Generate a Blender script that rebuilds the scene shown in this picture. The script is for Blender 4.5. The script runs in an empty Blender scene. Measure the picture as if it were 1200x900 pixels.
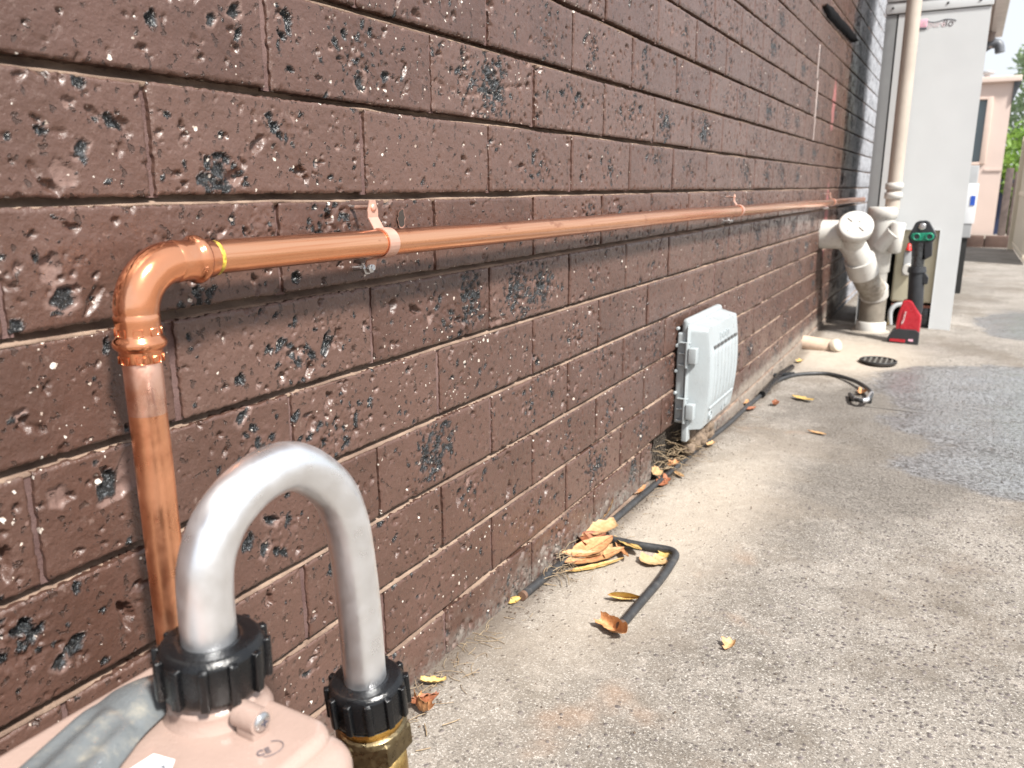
import bpy, math, random
import numpy as np
from mathutils import Vector, Matrix

S = bpy.context.scene
COL = S.collection
# ------------------------------------------------------------ camera
YAW, PIT, ROL, CX, FPX, Z0 = .5090, .2425, -.0033, .5218, 931.88, .60
def _axes():
    cy, sy = math.cos(YAW), math.sin(YAW)
    f = np.array([-sy*math.cos(PIT), cy*math.cos(PIT), -math.sin(PIT)])
    r = np.array([cy, sy, 0]); u = np.cross(r, f)
    r2 = math.cos(ROL)*r+math.sin(ROL)*u
    return r2, np.cross(r2, f), f
AR, AU, AF = _axes()
CPOS = np.array([CX, 0, Z0])
cam = bpy.data.cameras.new('camera'); camo = bpy.data.objects.new('camera', cam); COL.objects.link(camo)
M = Matrix(((AR[0], AU[0], -AF[0], CPOS[0]), (AR[1], AU[1], -AF[1], CPOS[1]), (AR[2], AU[2], -AF[2], CPOS[2]), (0, 0, 0, 1)))
camo.matrix_world = M
cam.sensor_width = 36; cam.lens = FPX/1200*36; cam.clip_end = 500; cam.clip_start = .02
cam.dof.use_dof = True; cam.dof.focus_distance = .85; cam.dof.aperture_fstop = 10
S.camera = camo
# ------------------------------------------------------------ world, sun, exposure
SUN_EL, TRAVEL = math.radians(50), Vector((-1, .42, 0)).normalized()
sd = Vector((TRAVEL.x*math.cos(SUN_EL), TRAVEL.y*math.cos(SUN_EL), -math.sin(SUN_EL)))
W = bpy.data.worlds.new('World'); S.world = W; W.use_nodes = True
nt = W.node_tree; bg = nt.nodes['Background']
sky = nt.nodes.new('ShaderNodeTexSky'); sky.sky_type = 'NISHITA'; sky.sun_disc = False
sky.sun_elevation = SUN_EL; sky.sun_rotation = math.atan2(-TRAVEL.x, -TRAVEL.y)
sky.air_density = 1.0; sky.dust_density = 3.0
mx = nt.nodes.new('ShaderNodeMix'); mx.data_type = 'RGBA'
mx.inputs[0].default_value = .82
nt.links.new(sky.outputs[0], mx.inputs[6]); mx.inputs[7].default_value = (8.0, 8.3, 8.8, 1)
nt.links.new(mx.outputs[2], bg.inputs[0]); bg.inputs[1].default_value = .072
sl = bpy.data.lights.new('sun', 'SUN'); sl.energy = 4.7; sl.angle = math.radians(7); sl.color = (1, .96, .9)
so = bpy.data.objects.new('sun', sl); COL.objects.link(so); so.rotation_euler = sd.to_track_quat('-Z', 'Y').to_euler()
S.view_settings.view_transform = 'Standard'; S.view_settings.look = 'None'
S.view_settings.exposure = .92; S.view_settings.gamma = 1
S.render.resolution_x, S.render.resolution_y = 1024, 768

# ------------------------------------------------------------ helpers
def ray(x, y): return AF+(x-600)/FPX*AR-(y-450)/FPX*AU
def at_x(x, y, X=0.):
    d = ray(x, y); return CPOS+d*((X-CPOS[0])/d[0])
def at_y(x, y, Y):
    d = ray(x, y); return CPOS+d*((Y-CPOS[1])/d[1])
def at_z(x, y, Z):
    d = ray(x, y); return CPOS+d*((Z-CPOS[2])/d[2])
GY = [-2, -1, 0, .7, 1.25, 2.27, 2.8, 3.3, 3.8, 4.2, 200]
GZ = [.04, .04, .03, .013, -.014, -.05, -.062, -.05, -.035, -.035, -.035]
def gz(y): return np.interp(y, GY, GZ)
def at_g(x, y, h=0.):
    Y = 3.
    for _ in range(40):
        P = at_z(x, y, float(gz(Y))+h); Y = P[1]
    return P
def project(P):
    D = np.asarray(P, float)-CPOS; z = D@AF
    return 600+FPX*(D@AR)/z, 450-FPX*(D@AU)/z, z

def tag(o, label=None, cat=None, group=None, kind=None):
    if label: o['label'] = label
    if cat: o['category'] = cat
    if group: o['group'] = group
    if kind: o['kind'] = kind
    return o
def empty(name, loc, label=None, cat=None, group=None, kind=None):
    o = bpy.data.objects.new(name, None); COL.objects.link(o); o.location = loc
    o.empty_display_size = .05
    return tag(o, label, cat, group, kind)
def link(name, me, mat=None, parent=None, smooth=True):
    if mat is not None and not me.materials: me.materials.append(mat)
    o = bpy.data.objects.new(name, me); COL.objects.link(o)
    if parent is not None:
        o.parent = parent
        o.matrix_parent_inverse = Matrix.Translation(-Vector(parent.location)) if parent.type == 'EMPTY' and parent.parent is None else Matrix()
    return o
class MB:
    """collects shapes in WORLD coordinates; build() makes one mesh object"""
    def __init__(s): s.v = []; s.f = []; s.sm = []
    def add(s, v, f, smooth=False):
        n = len(s.v); s.v += [tuple(map(float, p)) for p in v]
        s.f += [tuple(i+n for i in q) for q in f]; s.sm += [smooth]*len(f); return s
    def box(s, lo, hi, b=0., R=None, c=None):
        lo = np.array(lo, float); hi = np.array(hi, float)
        if b <= 0:
            v = [(x, y, z) for x in (lo[0], hi[0]) for y in (lo[1], hi[1]) for z in (lo[2], hi[2])]
            f = [(0, 1, 3, 2), (4, 6, 7, 5), (0, 4, 5, 1), (2, 3, 7, 6), (0, 2, 6, 4), (1, 5, 7, 3)]
        else:
            import bmesh
            bm = bmesh.new(); bmesh.ops.create_cube(bm, size=1)
            sz = hi-lo; ce = (hi+lo)/2
            for q in bm.verts: q.co = Vector((q.co.x*sz[0]+ce[0], q.co.y*sz[1]+ce[1], q.co.z*sz[2]+ce[2]))
            bmesh.ops.bevel(bm, geom=list(bm.edges), offset=b, segments=3, affect='EDGES', profile=.5)
            bm.verts.index_update()
            v = [tuple(q.co) for q in bm.verts]; f = [tuple(x.index for x in q.verts) for q in bm.faces]; bm.free()
        if R is not None:
            c = np.array(c, float); v = [tuple(c+R@(np.array(p)-c)) for p in v]
        return s.add(v, f, b > 0)
    def tube(s, pts, r, n=20, caps=True, smooth=True, ell=None):
        pts = [np.array(p, float) for p in pts]; m = len(pts)
        rr = r if hasattr(r, '__len__') else [r]*m
        T = []
        for i in range(m):
            t = pts[min(i+1, m-1)]-pts[max(i-1, 0)]; T.append(t/(np.linalg.norm(t)+1e-12))
        a = np.array([0, 0, 1.]) if abs(T[0][2]) < .9 else np.array([1., 0, 0])
        N = np.cross(T[0], a); N /= np.linalg.norm(N)
        v = []; f = []
        for i in range(m):
            N = N-T[i]*(N@T[i]); N /= np.linalg.norm(N); B = np.cross(T[i], N)
            for k in range(n):
                an = 2*math.pi*k/n
                v.append(pts[i]+rr[i]*(math.cos(an)*N+math.sin(an)*B))
        for i in range(m-1):
            for k in range(n):
                k2 = (k+1) % n
                f.append((i*n+k, i*n+k2, (i+1)*n+k2, (i+1)*n+k))
        s.add(v, f, smooth)
        if caps:
            s.add(v[:n], [tuple(range(n))[::-1]]); s.add(v[-n:], [tuple(range(n))])
        return s
    def lathe(s, c, ax, prof, n=32, smooth=True, close=True):
        """prof = [(dist along axis, radius)]"""
        c = np.array(c, float); ax = np.array(ax, float); ax /= np.linalg.norm(ax)
        a = np.array([0, 0, 1.]) if abs(ax[2]) < .9 else np.array([1., 0, 0])
        N = np.cross(ax, a); N /= np.linalg.norm(N); B = np.cross(ax, N)
        v = [c+ax*d+r*(math.cos(2*math.pi*k/n)*N+math.sin(2*math.pi*k/n)*B) for d, r in prof for k in range(n)]
        f = [(i*n+k, i*n+(k+1) % n, (i+1)*n+(k+1) % n, (i+1)*n+k) for i in range(len(prof)-1) for k in range(n)]
        s.add(v, f, smooth)
        if close:
            if prof[0][1] > 1e-5: s.add(v[:n], [tuple(range(n))[::-1]])
            if prof[-1][1] > 1e-5: s.add(v[-n:], [tuple(range(n))])
        return s
    def prism(s, poly, t, smooth=False):
        """poly = 3-D points in a plane, extruded by vector t"""
        n = len(poly); t = np.array(t, float)
        v = [np.array(p, float) for p in poly]+[np.array(p, float)+t for p in poly]
        f = [tuple(range(n)), tuple(range(n, 2*n))[::-1]]+[(i, i+n, (i+1) % n+n, (i+1) % n) for i in range(n)]
        return s.add(v, f, smooth)
    def grid(s, P, smooth=True):
        nu, nv = P.shape[:2]
        f = [(i*nv+j, (i+1)*nv+j, (i+1)*nv+j+1, i*nv+j+1) for i in range(nu-1) for j in range(nv-1)]
        return s.add(P.reshape(-1, 3), f, smooth)
    def build(s, name, mat, parent=None, bevel=0., fix=True, auto=None):
        import bmesh
        me = bpy.data.meshes.new(name); me.from_pydata(s.v, [], s.f)
        me.polygons.foreach_set('use_smooth', s.sm)
        if fix or bevel:
            bm = bmesh.new(); bm.from_mesh(me)
            if bevel:
                bmesh.ops.remove_doubles(bm, verts=bm.verts, dist=1e-6)
            bmesh.ops.recalc_face_normals(bm, faces=bm.faces)
            if bevel:
                eg = [e for e in bm.edges if len(e.link_faces) == 2 and e.calc_face_angle(0) > .5]
                bmesh.ops.bevel(bm, geom=eg, offset=bevel, segments=2, affect='EDGES', profile=.6)
            bm.to_mesh(me); bm.free()
        me.update()
        return link(name, me, mat, parent)
def text_obj(name, txt, size, origin, xdir, ydir, mat, parent, depth=.0004):
    cu = bpy.data.curves.new(name, 'FONT'); cu.body = txt; cu.size = size; cu.extrude = depth; cu.resolution_u = 3
    to = bpy.data.objects.new(name, cu); COL.objects.link(to)
    dg = bpy.context.evaluated_depsgraph_get(); me = bpy.data.meshes.new_from_object(to.evaluated_get(dg))
    bpy.data.objects.remove(to)
    X = Vector(xdir).normalized(); Yv = Vector(ydir).normalized(); Zv = X.cross(Yv)
    R = Matrix((X, Yv, Zv)).transposed().to_4x4(); R.translation = Vector(origin)
    me.transform(R); me.materials.clear()
    return link(name, me, mat, parent)

# ---- materials
class NT:
    def __init__(s, name):
        s.m = bpy.data.materials.new(name); s.m.use_nodes = True; s.t = s.m.node_tree
        s.b = s.t.nodes['Principled BSDF']
    def n(s, typ, **kw):
        q = s.t.nodes.new('ShaderNode'+typ)
        for k, v in kw.items():
            if k.startswith('i_'):
                key = k[2:]; key = int(key) if key.isdigit() else key.replace('_', ' ')
                s.set(q.inputs[key], v)
            else: setattr(q, k, v)
        return q
    def set(s, inp, v):
        if hasattr(v, 'is_output') or isinstance(v, bpy.types.NodeSocket): s.t.links.new(v, inp)
        else:
            if inp.type == 'RGBA' and len(v) == 3: v = (*v, 1)
            inp.default_value = v
    def coord(s, kind='Object'): return s.n('TexCoord').outputs[kind]
    def pos(s): return s.n('NewGeometry').outputs['Position']
    def vmul(s, v, k): 
        q = s.n('VectorMath', operation='MULTIPLY'); s.set(q.inputs[0], v); q.inputs[1].default_value = k; return q.outputs[0]
    def vadd(s, v, w):
        q = s.n('VectorMath', operation='ADD'); s.set(q.inputs[0], v); s.set(q.inputs[1], w); return q.outputs[0]
    def noise(s, v, sc, det=4, rough=.55, out='Fac'):
        q = s.n('TexNoise', i_Scale=sc, i_Detail=det, i_Roughness=rough); s.set(q.inputs['Vector'], v); return q.outputs[out]
    def vor(s, v, sc, feat='F1', rnd=1.):
        q = s.n('TexVoronoi', feature=feat); q.inputs['Scale'].default_value = sc; q.inputs['Randomness'].default_value = rnd
        s.set(q.inputs['Vector'], v); return q
    def ramp(s, f, a, b, lo=0., hi=1.):
        q = s.n('MapRange', interpolation_type='SMOOTHSTEP'); s.set(q.inputs[0], f)
        for i, v in enumerate((a, b, lo, hi)): q.inputs[i+1].default_value = v
        return q.outputs[0]
    def math(s, op, a, b=0.):
        q = s.n('Math', operation=op); s.set(q.inputs[0], a); s.set(q.inputs[1], b); return q.outputs[0]
    def mix(s, f, a, b, mode='MIX'):
        q = s.n('Mix', data_type='RGBA', blend_type=mode); s.set(q.inputs[0], f); s.set(q.inputs[6], a); s.set(q.inputs[7], b); return q.outputs[2]
    def attr(s, name):
        q = s.n('Attribute', attribute_name=name); sp = s.n('SeparateColor'); s.t.links.new(q.outputs['Color'], sp.inputs[0]); return sp.outputs
    def bump(s, h, dist, strength=1., prev=None):
        q = s.n('Bump'); q.inputs['Distance'].default_value = dist; q.inputs['Strength'].default_value = strength
        s.set(q.inputs['Height'], h)
        if prev is not None: s.t.links.new(prev, q.inputs['Normal'])
        return q.outputs[0]
    def out(s, base=None, rough=None, metal=None, normal=None, spec=None, coat=None):
        for k, v in (('Base Color', base), ('Roughness', rough), ('Metallic', metal), ('Normal', normal), ('Specular IOR Level', spec), ('Coat Weight', coat)):
            if v is not None: s.set(s.b.inputs[k], v)
        return s.m
def mat_plain(name, col, rough=.5, metal=0., var=.12, dirt=None, dirtc=(.08, .06, .045), scale=18., bump=.0004, bsc=250., rv=.12, coat=None, spec=None, use='pos'):
    k = NT(name); P = k.pos()
    n1 = k.noise(P, scale, 5, .6)
    c2 = tuple(min(1, c*(1+var)) for c in col); c1 = tuple(c*(1-var) for c in col)
    c = k.mix(k.ramp(n1, .3, .7), c1, c2)
    if dirt:
        c = k.mix(k.math('MULTIPLY', k.ramp(k.noise(P, scale*2.3, 6, .7), .62-.25*dirt, .78), dirt), c, dirtc)
    rr = k.ramp(k.noise(P, scale*4, 4), .3, .7, max(.02, rough-rv), min(1, rough+rv))
    k.out(c, rr, metal, k.bump(k.noise(P, bsc, 3), bump) if bump else None, spec, coat)
    return k.m

# brick paint with pits, slag and specks
def mat_brick():
    k = NT('painted clinker brick')
    P = k.pos(); oi = k.n('ObjectInfo').outputs['Random']
    a = k.attr('pit')
    c = k.mix(k.ramp(k.noise(P, 9, 4), .3, .7), (.066, .032, .0225), (.094, .049, .037))
    c = k.mix(k.math('MULTIPLY', oi, .75), c, (.116, .065, .050))
    c = k.mix(k.ramp(k.noise(P, 160, 5, .7), .58, .75, 0, .55), c, (.045, .025, .020))
    c = k.mix(k.ramp(k.noise(P, 75, 6, .75), .58, .70, 0, .55), c, (.22, .155, .130))
    # pale specks (quartz, chipped paint), irregular and patchy
    PW = k.vadd(P, k.vmul(k.noise(P, 420, 2, .6, 'Color'), (.0032, .0032, .0032)))
    v = k.vor(PW, 230); sp = k.n('SeparateColor'); k.t.links.new(v.outputs['Color'], sp.inputs[0])
    patch = k.ramp(k.noise(P, 16, 2), .42, .62, .0, .10)
    spk = k.math('MULTIPLY', k.math('LESS_THAN', v.outputs['Distance'], k.math('ADD', k.math('MULTIPLY', sp.outputs[1], .3), .06)), k.math('GREATER_THAN', k.math('ADD', sp.outputs[0], patch), .930))
    v2 = k.vor(PW, 88); sp2 = k.n('SeparateColor'); k.t.links.new(v2.outputs['Color'], sp2.inputs[0])
    spk2 = k.math('MULTIPLY', k.math('LESS_THAN', v2.outputs['Distance'], k.math('MULTIPLY', sp2.outputs[1], .24)), k.math('GREATER_THAN', sp2.outputs[0], .945))
    spk = k.math('MAXIMUM', spk, spk2)
    # small nicks
    hole = k.ramp(k.noise(P, 130, 3, .55), .61, .66)
    c = k.mix(k.math('MULTIPLY', hole, .6), c, (.028, .017, .013))
    c = k.mix(a[1], c, k.mix(k.noise(P, 140, 3), (.10, .055, .044), (.205, .13, .108)))
    blk = k.mix(k.ramp(k.noise(P, 320, 4, .7), .5, .66), (.008, .009, .010), (.10, .11, .12))
    blk = k.mix(k.ramp(k.noise(P, 700, 3, .6), .64, .70), blk, (.50, .54, .56))  # pale glints of the glossy slag painted into its black
    c = k.mix(a[0], c, blk)
    c = k.mix(spk, c, k.mix(sp.outputs[2], (.70, .66, .60), (.42, .33, .27)))
    # grime and efflorescence at the foot of the wall
    sx = k.n('SeparateXYZ'); k.t.links.new(P, sx.inputs[0])
    nz = k.noise(P, 14, 6, .7)
    foot = k.ramp(k.math('ADD', sx.outputs[2], k.math('MULTIPLY', nz, .16)), .155, .06)
    c = k.mix(k.math('MULTIPLY', foot, k.ramp(k.noise(P, 60, 6, .75), .36, .6)), c, k.mix(k.noise(P, 25, 3), (.10, .085, .07), (.30, .28, .25)))
    pale = k.math('MULTIPLY', k.ramp(k.math('ADD', sx.outputs[2], k.math('MULTIPLY', nz, .03)), .050, .025), k.ramp(sx.outputs[1], 1.9, 2.4))
    c = k.mix(k.math('MULTIPLY', pale, k.ramp(k.noise(P, 11, 5, .7), .36, .5, .25, .95)), c, (.25, .21, .175))
    # faded pink marking paint round the waste pipe and by the sealed joint
    for (yy, zz, ry, rz) in ((3.72, .46, .05, .17), (3.66, .92, .05, .11)):
        q = k.n('Vector' + 'Math', operation='SUBTRACT'); k.t.links.new(P, q.inputs[0]); q.inputs[1].default_value = (0, yy, zz)
        ln = k.n('VectorMath', operation='LENGTH'); k.t.links.new(k.vmul(q.outputs[0], (0, 1/ry, 1/rz)), ln.inputs[0])
        mk = k.ramp(k.math('ADD', ln.outputs['Value'], k.math('MULTIPLY', k.noise(P, 40, 3), 1.0)), 1.6, 1.1, 0, .65)
        c = k.mix(mk, c, (.45, .16, .16))
    # black bituminous paint at the far end
    tar = k.ramp(k.math('ADD', sx.outputs[1], k.math('MULTIPLY', k.noise(P, 3, 4), .5)), 4.45, 4.75)
    c = k.mix(tar, c, k.mix(k.ramp(k.noise(P, 60, 4, .7), .60, .68), (.006, .006, .009), (.30, .30, .32)))
    tar_sheen = k.ramp(k.math('ADD', sx.outputs[1], k.math('MULTIPLY', k.noise(P, 5, 5, .7), .6)), 4.95, 5.2)
    c = k.mix(k.math('MULTIPLY', tar_sheen, k.ramp(k.noise(k.vmul(P, (1, 1, .5)), 45, 5, .75), .42, .52, .35, 1.)), c, (.36, .37, .40))  # whitish sheen off the glossy tar painted into the colour
    r = k.ramp(k.noise(P, 120, 4), .3, .7, .26, .46)
    r = k.mix(a[0], r, (.18, .18, .18)); r = k.mix(a[1], r, (.8, .8, .8))
    r = k.mix(foot, r, (.85, .85, .85)); r = k.mix(tar, r, (.6, .6, .6))
    h = k.math('SUBTRACT', k.math('MULTIPLY', k.noise(P, 260, 5, .65), .75), k.math('MULTIPLY', hole, 1.3))
    h = k.math('ADD', h, k.math('MULTIPLY', spk, .5))
    b = k.bump(h, .0014, 1.)
    k.set(k.b.inputs['Coat Weight'], k.math('MULTIPLY', k.math('SUBTRACT', 1., tar), k.math('SUBTRACT', .22, k.math('MULTIPLY', foot, .22)))); k.set(k.b.inputs['Coat Roughness'], .27)
    b = k.bump(k.math('MULTIPLY', k.noise(P, 420, 4, .7), a[0]), .003, 1, b)
    return k.out(c, r, 0., b, .5)
def mat_mortar(name, c1, c2):
    k = NT(name); P = k.pos()
    c = k.mix(k.ramp(k.noise(P, 22, 5), .3, .7), c1, c2)
    c = k.mix(k.ramp(k.noise(P, 300, 4, .7), .56, .7, 0, .6), c, tuple(x*.45 for x in c1))
    return k.out(c, .9, 0., k.bump(k.noise(P, 500, 5, .7), .0012, .9))
def mat_copper(name='bright copper tube', col=(.96, .47, .27), rough=.19, scratch=True):
    k = NT(name); P = k.pos()
    n = k.noise(P, 16, 5, .6)
    c = k.mix(k.ramp(n, .45, .72), col, (.55, .20, .10))
    c = k.mix(k.ramp(k.noise(P, 26, 4), .55, .72, 0, .5), c, (.95, .55, .36))
    r = k.ramp(k.noise(P, 30, 4, .6), .3, .75, rough*.7, rough*1.5)
    return k.out(c, r, 1., k.bump(k.noise(P, 60, 3), .0003))
def mat_ground():
    k = NT('weathered aggregate concrete'); P = k.pos()
    a = k.attr('mask')     # R wet, G cream apron, B coarse pebbles
    sx = k.n('SeparateXYZ'); k.t.links.new(P, sx.inputs[0])
    n1 = k.noise(P, 2.6, 6, .62); n2 = k.noise(P, 7.5, 6, .65); n3 = k.noise(P, 38, 6, .7)
    c = k.mix(k.ramp(n1, .38, .62), (.185, .165, .142), (.275, .247, .216))
    c = k.mix(k.ramp(n2, .50, .66, 0, .7), c, (.138, .120, .098))
    c = k.mix(k.ramp(n3, .5, .68, 0, .6), c, (.38, .34, .30))
    c = k.mix(k.ramp(k.noise(P, 150, 5, .7), .52, .66, 0, .65), c, (.065, .055, .048))
    c = k.mix(k.ramp(k.noise(P, 330, 4, .75), .54, .62, 0, .8), c, (.58, .55, .51))
    c = k.mix(k.ramp(k.noise(k.vadd(P, (2, 5, 1)), 430, 5, .8), .53, .60, 0, .7), c, (.04, .034, .03))
    c = k.mix(k.ramp(k.noise(k.vadd(P, (1.1, .4, 3)), 3.4, 6, .68), .47, .62, 0, .5), c, (.13, .105, .08))
    # warm rust stains
    c = k.mix(k.math('MULTIPLY', k.ramp(k.noise(k.vadd(P, (7, 1.3, 0)), 4.2, 4), .60, .76, 0, .5), k.ramp(sx.outputs[0], .8, .3)), c, (.34, .20, .12))
    # pebbles
    v = k.vor(k.vadd(P, k.vmul(k.noise(P, 60, 2, .5, 'Color'), (.006, .006, 0))), 118); spc = k.n('SeparateColor'); k.t.links.new(v.outputs['Color'], spc.inputs[0])
    vis = k.math('GREATER_THAN', k.math('ADD', spc.outputs[0], k.math('MULTIPLY', a[2], .52)), .86)
    rad = k.math('ADD', k.math('MULTIPLY', spc.outputs[1], .24), .16)
    peb = k.math('MULTIPLY', k.math('LESS_THAN', v.outputs['Distance'], rad), vis)
    pc = k.mix(spc.outputs[2], (.07, .058, .058), (.19, .165, .16))
    c = k.mix(k.math('MULTIPLY', peb, .9), c, pc)
    c = k.mix(k.math('MULTIPLY', a[1], .8), c, k.mix(n3, (.37, .315, .255), (.52, .45, .37)))
    # damp soil and dust along the foot of the wall
    edge = k.ramp(k.math('ADD', sx.outputs[0], k.math('MULTIPLY', k.noise(P, 20, 6, .7), .07)), .085, .045)
    c = k.mix(k.math('MULTIPLY', edge, .75), c, (.12, .095, .075))
    dn = k.ramp(k.math('ADD', k.n('Attribute', attribute_name='mask').outputs['Alpha'], k.math('MULTIPLY', k.math('SUBTRACT', k.noise(P, 6, 6, .7), .5), 1.1)), .35, .75)
    c = k.mix(k.math('MULTIPLY', dn, .62), c, k.mix(k.ramp(k.noise(P, 190, 4, .7), .42, .62), (.045, .038, .032), (.20, .18, .16)))
    # wet film
    wn = k.math('ADD', a[0], k.math('MULTIPLY', k.math('SUBTRACT', k.noise(P, 9, 6, .65), .5), .9))
    wet = k.ramp(wn, .34, .85)
    soak = k.ramp(wn, .22, .5)
    c = k.mix(k.math('MULTIPLY', soak, .8), c, k.mix(k.ramp(k.noise(P, 110, 5, .75), .44, .56), (.028, .026, .026), (.24, .24, .25)))
    r = k.mix(soak, (.88, .88, .88), (.32, .32, .32))
    h = k.math('ADD', k.math('MULTIPLY', k.noise(P, 230, 5, .75), .9), k.math('MULTIPLY', k.noise(P, 45, 4, .6), 1.2))
    h = k.math('ADD', h, k.math('MULTIPLY', k.math('SUBTRACT', k.ramp(v.outputs['Distance'], .5, .05), .2), k.math('MULTIPLY', vis, .8)))
    # tooled joint across the path
    jy = k.math('ADD', k.math('SUBTRACT', sx.outputs[1], 2.60), k.math('MULTIPLY', k.noise(P, 6, 4), .03))
    jt = k.ramp(k.math('ABSOLUTE', jy), .006, .002)
    jt = k.math('MULTIPLY', jt, k.ramp(sx.outputs[0], .26, .3))
    c = k.mix(k.math('MULTIPLY', jt, .85), c, (.04, .035, .03))
    h = k.math('SUBTRACT', h, k.math('MULTIPLY', jt, 2.))
    k.set(k.b.inputs['Coat Weight'], k.math('MULTIPLY', wet, k.ramp(k.noise(P, 110, 5, .75), .42, .54, .12, 1.))); k.set(k.b.inputs['Coat IOR'], 2.7)
    k.set(k.b.inputs['Coat Roughness'], .14); k.set(k.b.inputs['Coat Normal'], k.bump(k.noise(P, 150, 4, .7), .0016, .7))
    return k.out(c, r, 0., k.bump(h, .003, .8), k.ramp(wet, 0, 1, .4, 1.6))
def mat_foliage(name, c1, c2):
    k = NT(name); P = k.pos()
    c = k.mix(k.noise(P, 3, 3), c1, c2)
    k.out(c, .6); k.b.inputs['Subsurface Weight'].default_value = 0
    tr = k.n('BsdfTranslucent'); k.set(tr.inputs[0], c)
    ms = k.n('MixShader'); ms.inputs[0].default_value = .4
    k.t.links.new(k.b.outputs[0], ms.inputs[1]); k.t.links.new(tr.outputs[0], ms.inputs[2])
    k.t.links.new(ms.outputs[0], k.t.nodes['Material Output'].inputs[0]); return k.m
def mat_leaf(name, c1, c2):
    k = NT(name); P = k.pos()
    c = k.mix(k.ramp(k.noise(P, 90, 4, .7), .35, .65), c1, c2)
    c = k.mix(k.ramp(k.noise(P, 260, 3, .7), .6, .72, 0, .6), c, tuple(x*.35 for x in c1))
    k.out(c, .6, 0., k.bump(k.noise(P, 200, 3), .0008)); return k.m

MBRICK = mat_brick()
MMORT = mat_mortar('sandy bed mortar', (.16, .105, .078), (.33, .235, .175))
MPERP = mat_mortar('painted perpend mortar', (.10, .055, .05), (.16, .10, .09))
MCOP = mat_copper(rough=.32)
def mat_copper_run():
    k = NT('drawn copper tube'); P = k.pos()
    n = k.noise(k.vmul(P, (170, 2.2, 170)), 1, 5, .65)
    c = k.mix(k.ramp(n, .42, .66), (.97, .50, .29), (.78, .30, .14))
    c = k.mix(k.ramp(k.noise(k.vmul(P, (1, .35, 1)), 40, 5, .7), .58, .66, 0, .55), c, (.50, .17, .08))
    r = k.ramp(n, .3, .7, .13, .30)
    return k.out(c, r, 1., k.bump(k.noise(k.vmul(P, (260, 2, 260)), 1, 3), .00025))
MCOPR = mat_copper_run()
MCOPD = mat_copper('copper press elbow', (.94, .41, .22), .17)
MCLIP = mat_plain('copper plated saddle steel', (.62, .38, .30), .42, .55, .08)
MALU = mat_plain('satin aluminium tube', (.90, .92, .95), .34, .94, .04, dirt=.10, dirtc=(.60, .42, .46), scale=18, bump=.0001, bsc=90, rv=.07)
MNUT = mat_plain('black glass filled plastic', (.004, .0045, .0055), .24, 0, .2, dirt=.05, dirtc=(.05, .05, .05), bump=.0003, bsc=700)
MBRASS = mat_plain('polished brass', (.72, .43, .11), .16, 1, .1)
MBRASSD = mat_plain('dull nickel brass', (.21, .165, .095), .36, 1, .25, scale=60)
MBRASSC = mat_plain('cast brass body', (.50, .34, .13), .32, 1, .15, scale=60)
MMETER = mat_plain('beige pink meter enamel', (.345, .252, .215), .2, 0, .04, dirt=.25, dirtc=(.25, .18, .15), scale=14, bump=.0003, bsc=300)
MTAPE = mat_plain('grey plastic sleeve', (.125, .138, .145), .30, 0, .1, dirt=.5, dirtc=(.40, .36, .28), scale=22)
MSTICK = mat_plain('white paper sticker', (.78, .80, .82), .4, 0, .03)
MINK = mat_plain('grey ink', (.12, .10, .11), .7)
MDARK = mat_plain('dark ink', (.03, .035, .06), .6)
MPINK = mat_plain('pink print', (.76, .42, .52), .6)
MPINKP = mat_plain('pale pink print', (.66, .55, .57), .6)
MSTEEL = mat_plain('zinc screw', (.62, .62, .62), .28, 1, .1)
MBOX = mat_plain('pale grey utility plastic', (.33, .365, .38), .38, 0, .04, dirt=.16, dirtc=(.44, .37, .30), scale=12)
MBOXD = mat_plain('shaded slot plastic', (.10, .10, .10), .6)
MHOSE = mat_plain('dusty black polythene hose', (.030, .031, .033), .48, 0, .3, dirt=.5, dirtc=(.13, .12, .11), scale=40)
MROD = mat_plain('rusted end', (.13, .075, .05), .8, 0, .3)
MPVC = mat_plain('off white drain plastic', (.52, .51, .48), .34, 0, .05, dirt=.5, dirtc=(.42, .37, .29), scale=10)
MPVCD = mat_plain('grimy drain plastic', (.22, .195, .16), .55, 0, .2, dirt=.6, dirtc=(.12, .095, .07), scale=14)
MPIPE = mat_plain('cream downpipe paint', (.44, .385, .33), .45, 0, .07, dirt=.3, dirtc=(.33, .26, .2), scale=9)
MCAB = mat_plain('light grey enamel steel', (.58, .60, .61), .42, 0, .03, dirt=.1, dirtc=(.36, .33, .28), scale=3, bump=.0006, bsc=8)
MCABD = mat_plain('grey enamel unit', (.36, .37, .38), .45, 0, .04)
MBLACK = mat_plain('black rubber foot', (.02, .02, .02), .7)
MCREAM = mat_plain('cream gas meter paint', (.60, .56, .42), .4, 0, .05, dirt=.2)
MRED = mat_plain('red tool plastic', (.42, .018, .03), .32, 0, .08, dirt=.08)
MREDT = mat_plain('red tag', (.65, .02, .02), .4)
MTOOL = mat_plain('black tool rubber', (.022, .024, .028), .45, 0, .2)
MTGREY = mat_plain('dark steel tool head', (.09, .095, .10), .3, .7, .2)
MGREEN = mat_plain('green jaw enamel', (.01, .20, .12), .3, 0, .1)
MWPR = mat_plain('white print', (.75, .72, .72), .5)
MTERRA = mat_plain('pale clay pipe', (.50, .38, .29), .75, 0, .12, dirt=.4, scale=30)
MGRATE = mat_plain('iron grate', (.03, .03, .03), .6, .3)
MPINKH = mat_plain('pink house paint', (.66, .53, .47), .6, 0, .04, scale=2)
MFRAME = mat_plain('pale window frame', (.64, .50, .43), .5, 0, .04)
MROOF = mat_plain('brown fascia paint', (.30, .24, .22), .6, 0, .1, scale=3)
MGUTT = mat_plain('off white gutter', (.62, .58, .57), .4)
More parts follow.
